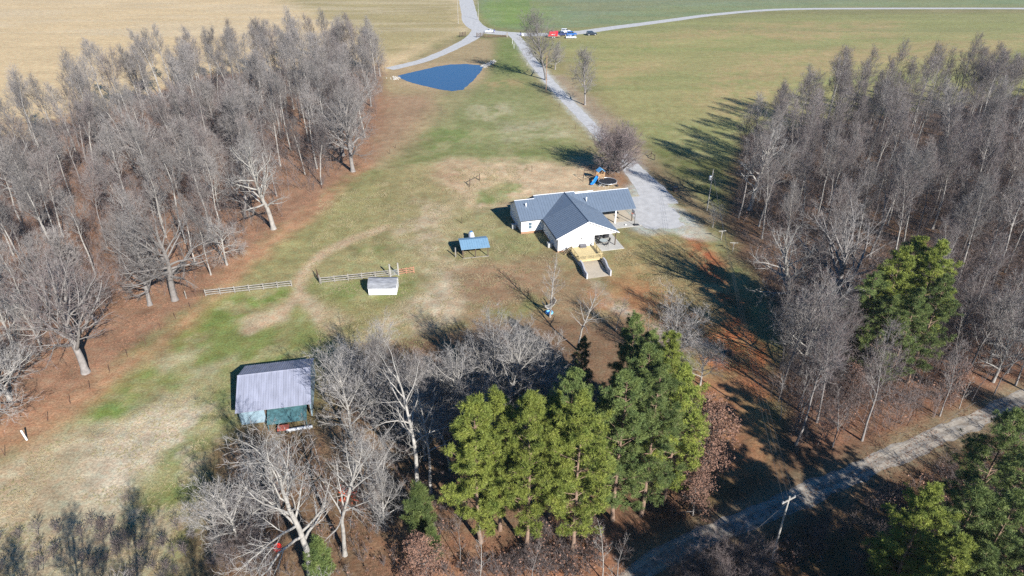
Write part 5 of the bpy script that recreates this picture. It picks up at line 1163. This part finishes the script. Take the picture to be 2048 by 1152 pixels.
key_tree('big2', 900, 940, .5, "slender grey tree between the tall twin-trunked tree and the pines")
key_tree('big2', 862, 985, .62, "second stem beside the tall pale tree right of the foreground giant")
key_tree('silver', 975, 800, 1.15, "large silver many-branched tree left of the small dark pine")
key_tree('silver', 905, 830, .9, "leaning silver tree left of the large silver one")
key_tree('silver', 1045, 785, .9, "silver tree right behind the large silver one")
key_tree('silver', 935, 850, 1.1, "wide silver tree low in the silver cluster, its twigs over dark shade")
key_tree('silver', 1075, 815, .9, "pale twiggy tree between the silver cluster and the small dark pine")
key_tree('silver', 960, 770, .8, "small silver tree at the yard edge of the silver cluster")
key_tree('silver', 1010, 840, 1.1, "silver tree just behind the tops of the leftmost foreground pines")
key_tree('silver', 1100, 835, .65, "small silver tree between the silver crowns and the pines")
for i_, (x, y, k, sc_) in enumerate(((760, 800, 'round', .95), (700, 800, 'round', .75), (870, 870, 'silver', .8), (1000, 880, 'silver', .7), (850, 920, 'round', .75), (480, 1100, 'round', .8), (720, 940, 'birch', .9), (770, 1060, 'round', .7))):
    PT.append(G(x, y)); tree(k, x, y, sc_, "pale twiggy bare tree in the tangle between the barn and the green pines", "pale trees between the barn and the pines")
key_tree('silver', 1245, 870, .6, "silver fan-shaped tree standing between the pines")
key_tree('big2', 1155, 700, .5, "broken-topped white tree above the small dark pine")
key_tree('round', 1340, 745, 1.0, "grey bare tree right of the dark pines, over the pale gravel strip")
key_tree('round', 1400, 770, .6, "low grey bare tree beside the gravel strip")
key_tree('sap0', 1290, 700, .9, "thin pale sapling above the dark pines")
key_tree('sap0', 1232, 660, .9, "thin pale sapling below the concrete ramp")
key_tree('oak2', 1672, 680, 1.15, "massive spreading grey tree left of the big round pine in the right wood")
key_tree('syc', 1500, 420, 0.95, "pale tree at the field corner of the right wood beside the utility pole")
key_tree('syc', 1580, 640, .85, "pale crooked tree in front of the right wood, above the clay bank")
key_tree('round', 1600, 750, 1.2, "silver-grey tree leaning over the red clay track")
key_tree('f2', 1520, 380, .8, "tall thin tree at the left corner of the right wood")
key_tree('round', 1425, 455, .42, "low dark bare tree around the foot of the grey utility pole")
key_tree('round', 705, 880, 1.0, "twiggy grey tree hiding the barn's right end")
key_tree('sap1', 640, 930, 1.0, "upright twiggy tree in front of the barn's right corner")
key_tree('field', 745, 850, .7, "airy bare tree right of the barn")
key_tree('field', 800, 890, .8, "tall airy tree with crossing pale limbs right of the barn, farther from it")
key_tree('round', 555, 1000, .7, "pale low tree in front of the barn's teal lean-to")
key_tree('round', 440, 1090, .6, "low grey tree left of the foreground giant")
key_tree('round', 750, 1000, .8, "small grey tree between the orange netting and the twin-trunked tree")
key_tree('bush', 1450, 1175, .68, "wide purple bare tree over the woodland road at the bottom")
key_tree('bush', 1380, 1200, .6, "smaller purple tree left of the wide one at the bottom edge")
key_tree('bush', 1880, 1190, .5, "small purple bare bush between the bottom right pines")
for i, (x, y, s, l) in enumerate(((960, 1165, .8, "leftmost"), (1065, 1170, .8, "second from left"), (1205, 1160, .9, "third from left"), (1235, 1155, .85, "fourth from left"), (1240, 1230, .9, "lowest"), (920, 1130, .7, "highest"))):
    key_tree('sap%d' % (i % 2), x, y, s, "thin pale sapling below the yellow-green pines, %s" % l)
PINES = [('pine0', 962, 1085, 1.0, "yellow-green pine at the left end of the foreground row"), ('pine1', 1052, 1097, 1.0, "yellow-green pine second from left in the foreground row"), ('pine2', 1143, 1105, .98, "yellow-green pine third from left in the foreground row"),
         ('pine1', 1000, 1060, .92, "bluish pine top behind the two leftmost foreground pines"), ('pine3', 1130, 1030, .98, "blue-green pine rising behind the third foreground pine"), ('pine0', 1100, 1040, .88, "pine hidden between the second and third foreground pines"),
         ('pine3', 1225, 1040, 1.0, "dark pine right of the foreground row"), ('pine3', 1282, 1030, .98, "tall dark pine at the right side of the pine clump"), ('pine2', 1325, 1010, .9, "bright green pine at the right edge of the clump by the brown-leaved tree"),
         ('pine3', 1268, 960, .95, "dense green pine in the middle of the right clump"), ('pine2', 1305, 930, .88, "green pine right in the upper part of the clump"), ('pine4', 1248, 835, .92, "green pine at the top of the clump, below the ramp"), ('pine4', 1275, 880, .95, "green pine second from the top of the clump"),
         ('pine3', 1215, 960, .75, "short dark pine between the foreground row and the right clump"), ('pine4', 1160, 790, .55, "small dark pine right of the large silver tree"), ('cedar', 1150, 840, 1.0, "little green cedar below the small dark pine"),
         ('pine0', 1735, 735, .98, "tallest pine of the big round clump in the right wood"), ('pine2', 1795, 738, .95, "right-hand pine of the big round clump in the right wood"), ('pine3', 1692, 745, .8, "left-hand pine of the big round clump in the right wood"), ('pine4', 1728, 775, .85, "front pine of the big round clump in the right wood"), ('pine3', 1815, 765, .85, "lower right pine of the big round clump in the right wood"), ('pine1', 1762, 715, .95, "rear pine of the big round clump in the right wood"), ('pine3', 1770, 780, .8, "lower middle pine of the big round clump in the right wood"),
         ('cedar', 845, 1075, 1.1, "small olive cedar left of the foreground pines"), ('cedar', 648, 1165, .9, "small green cedar beside the giant tree's trunk"), ('cedar', 870, 1120, .7, "tiny cedar below the small olive cedar")]
for k, x, y, s, l in PINES: key_tree(k, x, y, s, l)
for k, x, y, h, s, l in (('pine2', 1880, 950, 18, .78, "yellow-green pine nearest the woodland road in the bottom right group"), ('pine3', 1975, 960, 18, .84, "deep green pine right of the yellow-green one in the bottom right group"), ('pine3', 2035, 825, 18, .9, "dark pine on the right edge beside the woodland road"),
        ('cedar', 1800, 1060, 8, 1.2, "small dark cedar at the left of the bottom right group"), ('pine0', 1935, 1070, 16, .78, "yellow-tipped pine at the bottom edge in the bottom right group"), ('pine3', 2040, 990, 17, .85, "pine at the bottom right corner"), ('pine4', 1985, 1085, 15, .85, "short pine at the bottom edge near the right corner"), ('pine3', 2085, 900, 18, .9, "pine cut by the right edge of the photograph")):
    p_ = G(x, y, h); PT.append(p_); tree(k, 0, 0, s, l, world=p_)
for x, y, s, l in ((1400, 960, 1.0, "rusty brown-leaved tree right of the pines"), (1385, 1030, .7, "smaller rusty-leaved tree below the larger one by the pines"), (855, 1160, .6, "little orange-brown leaved tree at the bottom centre"), (1700, 800, .5, "low brown-leaved tree at the edge of the right wood, left one"), (1900, 790, .5, "low brown-leaved tree at the edge of the right wood, right one")):
    key_tree('beech', x, y, s, l)

PT += [G(x, y) for x, y in ((1680, 800), (1720, 820), (1760, 830), (1800, 830), (1840, 820), (1880, 800), (1740, 860), (1800, 870), (1860, 850), (1700, 850))]
# the two woods, filled with trees that stand apart from each other
def inside(p, P):
    x, y = p; c = False; n = len(P)
    for i in range(n):
        x0, y0 = P[i]; x1, y1 = P[(i + 1) % n]
        if (y0 > y) != (y1 > y) and x < (x1 - x0) * (y - y0) / (y1 - y0) + x0: c = not c
    return c
def fill(poly, n, dmin, kinds, scr, labf, group, seed, dkey=4.0, world=False):
    P = poly if world else [G(*p) for p in poly]; rg_ = random.Random(seed); x0 = min(p[0] for p in P); x1 = max(p[0] for p in P); y0 = min(p[1] for p in P); y1 = max(p[1] for p in P); got = []; tries = 0
    while len(got) < n and tries < 30000:
        tries += 1; p = (rg_.uniform(x0, x1), rg_.uniform(y0, y1))
        if not inside(p, P): continue
        dm = dmin * (1 if len(got) < n * .7 else .7)
        if any((p[0] - q[0]) ** 2 + (p[1] - q[1]) ** 2 < dm * dm for q in got): continue
        if any((p[0] - q[0]) ** 2 + (p[1] - q[1]) ** 2 < dkey * dkey for q in PT): continue
        got.append(p); k = rg_.choice(kinds); tree(k, 0, 0, rg_.uniform(*scr), labf, group, world=p)
    PT.extend(got); return got
fill([(590, 118), (775, 122), (780, 160), (700, 180), (560, 160)], 11, 4.2, ['p0', 'p1', 'f0', 'field', 'p2'], (.85, 1.05), "bare tree at the upper right corner of the left wood, next to the pond road", "corner trees of the left wood", 8)
fill([(-40, 330), (120, 250), (260, 190), (420, 165), (600, 140), (755, 150), (745, 205), (560, 225), (400, 250), (220, 300), (60, 400), (-60, 440)], 52, 5.0, ['f0', 'f1', 'f2', 'p0', 'f0', 'p1', 'field'], (.85, 1.1), "tall bare grey tree in the far rows of the left wood, nearest the tan field", "far trees of the left wood", 1)
fill([(-60, 440), (60, 400), (220, 300), (400, 250), (560, 225), (745, 205), (740, 300), (640, 380), (470, 400), (300, 430), (100, 520), (-60, 600)], 50, 5.2, ['f0', 'f1', 'f2', 'p0', 'p1', 'field', 'oak1'], (.7, 1.05), "tall bare tree with a pale trunk in the middle of the left wood", "middle trees of the left wood", 2)
fill([(-60, 600), (100, 520), (300, 430), (470, 400), (530, 440), (440, 520), (300, 600), (200, 660), (60, 790), (-60, 820)], 24, 5.5, ['p0', 'p1', 'f1', 'round', 'field', 'p2'], (.6, .95), "bare tree in the near rows of the left wood, above the strip of red-brown leaves", "near trees of the left wood", 3)
fill([(1500, 285), (1700, 250), (2060, 225), (2250, 215), (2250, 330), (1900, 350), (1600, 370), (1480, 350)], 66, 4.6, ['p0', 'p1', 'p2', 'p3', 'p0', 'p2'], (.85, 1.1), "slim purple-twigged bare tree in the far rows of the right wood", "far trees of the right wood", 4)
fill([(1480, 350), (1600, 370), (1900, 350), (2200, 330), (2200, 620), (1930, 640), (1700, 560), (1560, 560), (1470, 430)], 58, 4.4, ['p0', 'p1', 'p2', 'p3', 'p0', 'p2', 'f2'], (.75, 1.05), "tall thin bare tree in the middle of the right wood", "middle trees of the right wood", 5)
fill([(1570, 680), (1700, 640), (1930, 650), (2150, 640), (2150, 740), (1960, 800), (1760, 880), (1640, 910), (1560, 860), (1540, 760)], 44, 2.7, ['sap0', 'sap1', 'sap2', 'sap1', 'sap2', 'p0', 'round'], (.65, 1.05), "thin young bare tree in the near part of the right wood, above the woodland road", "young trees above the woodland road", 6)
fill([(66, 52), (80, 68), (100, 80), (112, 60), (80, 40)], 16, 4.5, ['f0', 'f1', 'sap1', 'p1'], (.8, 1.0), "bare tree right of the frame beside the woodland road, its shadow striping the road", "trees beside the woodland road at right", 9, world=True)
# bare trees and pines south of the picture whose shadows fall into it
fill([(-52, 19), (-14, 19), (-8, 27), (-20, 30), (-52, 30)], 14, 3.8, ['f0', 'p1', 'f2', 'f1', 'p2'], (.75, .85), "bare tree below the bottom left of the photograph, its shadow on the dry grass", "trees below the bottom edge at left", 7, world=True)
for (x, y, s) in ((46, 28, 1.0), (39, 26, 1.05), (33, 27, 1.0), (27, 25, .95), (50, 35, .8), (58, 33, .9)): tree('pine3', 0, 0, s, "dark pine just below the bottom right of the photograph, seen by its shadow", "pines below the bottom edge at right", world=(x, y))

# dry brush and saplings on the woodland floors
def brush(name, polys, n, hts, seed, label, m, leaf=0):
    rg = np.random.RandomState(seed); tw = []; PP = [[G(*p) for p in q] for q in polys]; k = 0; lv = []
    while k < n:
        q = PP[rg.randint(len(PP))]; xs_ = [p[0] for p in q]; ys_ = [p[1] for p in q]; p = (rg.uniform(min(xs_), max(xs_)), rg.uniform(min(ys_), max(ys_)))
        if not inside(p, q) or vn(np.array([p[0] / 6 + 40]), np.array([p[1] / 6]))[0] < .36: continue
        k += 1; h = rg.uniform(*hts); b = np.array((p[0], p[1], 0.0)); 
        for j in range(rg.randint(2, 5)):
            d = unit(np.array((rg.normal(0, .35), rg.normal(0, .35), 1))); e = b + d * h * rg.uniform(.6, 1); tw.append((b, e, .045))
            for _ in range(11):
                f = rg.uniform(.25, .95); s0 = b + (e - b) * f; s1 = s0 + unit(d + rg.normal(0, .5, 3)) * h * .26; tw.append((s0, s1, .026)); 
                for _q in range(2): s2 = s0 + (s1 - s0) * rg.uniform(.3, .9); tw.append((s2, s2 + unit(d + rg.normal(0, .6, 3)) * h * .13, .022))

                if leaf and rg.rand() < leaf: lv.append(s1)
    V1, F1 = blades(tw, rg); Fs = [F1]; VV = [V1]; mi = np.zeros(len(F1))
    if lv:
        C0 = np.repeat(np.array(lv), 3, 0); N = len(C0); C0 = C0 + rg.normal(0, .2, C0.shape); u = rg.normal(0, 1, (N, 3)); u /= np.linalg.norm(u, axis=1)[:, None]; v = np.cross(u, rg.normal(0, 1, (N, 3))); v /= np.linalg.norm(v, axis=1)[:, None]; s_ = .1
        VV.append(np.concatenate([C0 - u * s_, C0 - v * s_, C0 + u * s_, C0 + v * s_])); i = np.arange(N) + len(V1); Fs.append(np.stack([i, i + N, i + 2 * N, i + 3 * N], 1)); mi = np.concatenate([mi, np.ones(N)])
    me = npmesh(name, np.concatenate(VV), Fs, [m, M['deadleaf']], mi); tag(link(bpy.data.objects.new(name, me)), label, "undergrowth", kind='stuff')
brush("undergrowth", [[(-60, 340), (420, 165), (755, 150), (755, 260), (640, 385), (530, 460), (420, 560), (200, 660), (-60, 820)]], 2300, (1.2, 5.5), 1, "dry twiggy undergrowth on the floor of the left wood", M['brush'])
brush("undergrowth", [[(1490, 290), (2200, 215), (2200, 620), (2060, 760), (1640, 930), (1580, 700), (1470, 440)]], 3600, (1.2, 6.0), 2, "dry twiggy undergrowth with dead leaves in the right wood", M['brush'], .035)
brush("undergrowth", [[(660, 860), (900, 740), (1180, 700), (1180, 1000), (900, 1060), (860, 1160), (420, 1160), (460, 960)], [(860, 1060), (1300, 1040), (1300, 1160), (860, 1160)], [(1380, 800), (1440, 860), (1400, 1000), (1330, 1000)]], 1100, (.6, 2.2), 3, "dry undergrowth among the bare trees and pines at the bottom", M['brush'], .03)
brush("undergrowth", [[(1560, 1090), (1700, 1020), (2060, 860), (2060, 1160), (1500, 1160)]], 500, (.5, 1.8), 4, "dry undergrowth below the woodland road", M['brush'], .08)
def thicket(polys, n, hts, seed, label):
    rg = np.random.RandomState(seed); tw = []; PP = [[G(*p) for p in q] for q in polys]; k = 0
    while k < n:
        q = PP[rg.randint(len(PP))]; xs_ = [p[0] for p in q]; ys_ = [p[1] for p in q]; p = (rg.uniform(min(xs_), max(xs_)), rg.uniform(min(ys_), max(ys_)))
        if not inside(p, q) or vn(np.array([p[0] / 9 + 70]), np.array([p[1] / 9]))[0] < .3: continue
        k += 1; h = rg.uniform(*hts); b = np.array((p[0], p[1], 0.0)); e = b + np.array((rg.normal(0, .06) * h, rg.normal(0, .06) * h, h)); tw.append((b, e, .09)); az = rg.uniform(0, 6)
        for j in range(20):
            f = .2 + .75 * (j + rg.rand()) / 20; az += 2.4; s0 = b + (e - b) * f; L0 = h * .28 * (1.1 - f) + .4; d = unit(np.array((math.cos(az), math.sin(az), .9))); s1 = s0 + d * L0; tw.append((s0, s1, .045))
            for _ in range(6): s2 = s0 + (s1 - s0) * rg.uniform(.25, 1); s3 = s2 + unit(d + rg.normal(0, .5, 3) + np.array((0, 0, .2))) * L0 * .55; tw.append((s2, s3, .028)); tw.append(((s2 + s3) / 2, (s2 + s3) / 2 + unit(d + rg.normal(0, .6, 3)) * L0 * .3, .024))
    V1, F1 = blades(tw, rg); me = npmesh("thicket", V1, F1, [M['brush']]); tag(link(bpy.data.objects.new("thicket", me)), label, "thicket", kind='stuff')
thicket([[(-60, 340), (420, 165), (600, 130), (775, 140), (755, 240), (640, 370), (510, 450), (420, 540), (200, 640), (-60, 780)]], 620, (4, 11), 11, "mass of slim grey saplings between the trunks of the left wood")
thicket([[(1500, 290), (1700, 240), (2200, 205), (2200, 620), (2060, 740), (1700, 860), (1600, 700), (1500, 440)]], 1150, (4, 12), 12, "mass of slim purple-grey saplings between the trunks of the right wood")
thicket([[(1560, 640), (2100, 620), (2100, 760), (1700, 900), (1590, 920), (1530, 780)]], 330, (3, 8), 14, "mass of slim brown saplings at the near edge of the right wood")
thicket([[(1600, 1080), (1760, 1010), (2060, 880), (2100, 1000), (1800, 1152), (1560, 1152)]], 90, (2, 5), 15, "mass of brown saplings below the woodland road")
thicket([[(660, 860), (650, 740), (760, 720), (900, 720), (900, 900), (880, 1000), (720, 1040), (640, 960)], [(440, 1040), (560, 980), (560, 1160), (440, 1160)]], 150, (2, 5.5), 13, "mass of slim grey saplings right of and below the barn")
thicket([[(0, 1070), (200, 1050), (430, 1060), (430, 1170), (-20, 1170)]], 55, (.7, 1.9), 16, "low grey scrub along the bottom left edge of the dry grass")
# the rest of the two woods' trees, past the ones that stand as things of their own: one mass per wood
def woodland(name, polys, n, dmin, kinds, seed, label, scr):
    rg_ = random.Random(seed); PP = [[G(*p) for p in q] for q in polys]; got = []; tries = 0
    while len(got) < n and tries < 60000:
        tries += 1; q = PP[rg_.randrange(len(PP))]; p = (rg_.uniform(min(a[0] for a in q), max(a[0] for a in q)), rg_.uniform(min(a[1] for a in q), max(a[1] for a in q)))
        if inside(p, q) and all((p[0] - b[0]) ** 2 + (p[1] - b[1]) ** 2 > dmin * dmin for b in PT): got.append(p); PT.append(p)
    me = bpy.data.meshes.new(name); me.from_pydata([(p[0], p[1], 0) for p in got], [], []); o = link(bpy.data.objects.new(name, me))
    for an, ty, v in (('rot', 'FLOAT_VECTOR', [c for _ in got for c in (0, 0, rg_.uniform(0, 6.28))]), ('sc', 'FLOAT', [rg_.uniform(*scr) for _ in got]), ('kind_index', 'INT', [rg_.randrange(len(kinds)) for _ in got])):
        at = me.attributes.new(an, ty, 'POINT'); at.data.foreach_set('vector' if ty == 'FLOAT_VECTOR' else 'value', v)
    g = bpy.data.node_groups.new(name, 'GeometryNodeTree'); g.interface.new_socket(name="Geometry", in_out='INPUT', socket_type='NodeSocketGeometry'); g.interface.new_socket(name="Geometry", in_out='OUTPUT', socket_type='NodeSocketGeometry')
    N = g.nodes; L = g.links; gi = N.new('NodeGroupInput'); go = N.new('NodeGroupOutput'); join = N.new('GeometryNodeJoinGeometry')
    for k in reversed(kinds):
        jj = N.new('GeometryNodeJoinGeometry'); root = PROTO[k][0]
        for c in list(root.children): oi = N.new('GeometryNodeObjectInfo'); oi.inputs['Object'].default_value = c; oi.transform_space = 'ORIGINAL'; L.new(oi.outputs['Geometry'], jj.inputs[0])
        ti = N.new('GeometryNodeGeometryToInstance'); L.new(jj.outputs[0], ti.inputs[0]); L.new(ti.outputs[0], join.inputs[0])
    ip = N.new('GeometryNodeInstanceOnPoints'); L.new(gi.outputs[0], ip.inputs['Points']); L.new(join.outputs[0], ip.inputs['Instance']); ip.inputs['Pick Instance'].default_value = True
    def na(nm, ty): a = N.new('GeometryNodeInputNamedAttribute'); a.data_type = ty; a.inputs[0].default_value = nm; return [q for q in a.outputs if q.enabled and q.name == 'Attribute'][0]
    L.new(na('kind_index', 'INT'), ip.inputs['Instance Index']); L.new(na('rot', 'FLOAT_VECTOR'), ip.inputs['Rotation']); L.new(na('sc', 'FLOAT'), ip.inputs['Scale']); L.new(ip.outputs[0], go.inputs[0])
    md = o.modifiers.new('trees', 'NODES'); md.node_group = g; tag(o, label, "woodland", kind='stuff')
woodland("woodland", [[(-60, 400), (60, 290), (260, 200), (420, 150), (600, 122), (772, 130), (745, 290), (640, 380), (470, 430), (300, 560), (100, 700), (-60, 780)]], 70, 2.8, ['f0', 'f1', 'p1', 'f2', 'p0'], 21, "the rest of the bare trees massed in the left wood", (.7, 1.05))
woodland("woodland", [[(1500, 275), (1700, 235), (2060, 212), (2300, 205), (2300, 600), (2060, 640), (1900, 600), (1700, 560), (1560, 540), (1470, 400)]], 95, 2.7, ['p0', 'p2', 'f0', 'p3', 'f1'], 22, "the rest of the bare trees massed in the right wood", (.7, 1.05))
woodland("woodland", [[(1580, 640), (1660, 640), (1680, 720), (1660, 860), (1590, 900), (1545, 800)], [(1900, 640), (2150, 620), (2200, 720), (1960, 810), (1900, 820)], [(1650, 880), (1960, 760), (1960, 800), (1680, 920)]], 42, 2.2, ['sap1', 'sap2', 'p0', 'sap0', 'p2'], 23, "the rest of the young bare trees above the woodland road", (.6, .95))
for k, (r_, used) in PROTO.items():
    if not used:
        for c in list(r_.children): bpy.data.objects.remove(c)
        bpy.data.objects.remove(r_)

for o in S.objects:
    if 'label' in o and not 4 <= len(o['label'].replace('-', ' ').split()) <= 16: print('LONG', o.name, o['label'])

# ------------------------------------------------------------------ grass tufts
def tufts(name, polys, n, hts, m, seed, label):
    rg = np.random.RandomState(seed); PP = [[G(*p) for p in q] for q in polys]; pts = []
    ar = [abs(sum(a[0] * b[1] - b[0] * a[1] for a, b in zip(q, q[1:] + q[:1]))) for q in PP]; ar = np.array(ar) / sum(ar)
    for q, f in zip(PP, ar):
        k = int(n * f); x0, x1 = min(p[0] for p in q), max(p[0] for p in q); y0, y1 = min(p[1] for p in q), max(p[1] for p in q); got = 0
        while got < k:
            P_ = np.stack([rg.uniform(x0, x1, 4 * k), rg.uniform(y0, y1, 4 * k)], 1); ok = (seg_dist(P_[:, 0], P_[:, 1], q) > 0) & (vn(P_[:, 0] / 2.3, P_[:, 1] / 2.3) > .45); P_ = P_[ok][:k - got]; got += len(P_); pts.append(P_)
    P_ = np.repeat(np.concatenate(pts), 6, 0); N = len(P_); A = np.c_[P_ + rg.normal(0, .07, P_.shape), np.zeros(N)]; h = rg.uniform(hts[0], hts[1], N); d = np.c_[rg.normal(0, .35, (N, 2)), np.ones(N)]; B = A + d * h[:, None]
    sd2 = np.cross(d, rg.normal(0, 1, A.shape)); sd2 /= np.linalg.norm(sd2, axis=1)[:, None]; sd2 *= .022; V = np.concatenate([A - sd2, A + sd2, B]); i = np.arange(N)
    me = npmesh(name, V, np.stack([i, i + N, i + 2 * N], 1), [m]); tag(link(bpy.data.objects.new(name, me)), label, "grass", kind='stuff')
M['straw'] = mat("straw tufts", (0.40, 0.33, 0.22), 0.95, col2=(0.20, 0.20, 0.09), scale=0.25)
tufts("grass", [[(640, 400), (850, 340), (1060, 330), (1000, 420), (1100, 510), (1100, 600), (930, 640), (820, 720), (640, 720), (420, 760), (200, 850), (-60, 950), (-60, 1180), (400, 1180), (430, 850), (640, 700), (600, 560)], [(1230, 500), (1380, 480), (1500, 620), (1500, 760), (1230, 620)]], 26000, (.06, .24), M['straw'], 5, "rough straw-coloured grass tufts over the yard and the lower meadow")
M['litter'] = mat("curled dead leaves", (0.36, 0.20, 0.13), 0.95, col2=(0.17, 0.09, 0.06), scale=0.8)
tufts("leaf_litter", [[(0, 860), (160, 770), (430, 580), (640, 400), (735, 330), (760, 200), (560, 250), (200, 560), (-60, 700)], [(700, 1000), (1350, 1000), (1350, 1180), (640, 1180)], [(1560, 900), (2060, 700), (2060, 1180), (1500, 1180)]], 26000, (.04, .16), M['litter'], 6, "fallen brown leaves on the woodland floors")
# ------------------------------------------------------------------ air
hm = bpy.data.materials.new("thin haze"); hm.use_nodes = True; t = hm.node_tree; t.nodes.remove(t.nodes["Principled BSDF"])
pv = t.nodes.new("ShaderNodeVolumePrincipled"); pv.inputs['Density'].default_value = 0.00012; pv.inputs['Color'].default_value = (0.85, 0.92, 1.0, 1); pv.inputs['Anisotropy'].default_value = 0.2
t.links.new(pv.outputs[0], t.nodes["Material Output"].inputs['Volume'])
tag(MB().box(-1700, 1700, -900, 2200, -1.0, 62.0).build("haze", hm), kind='stuff')
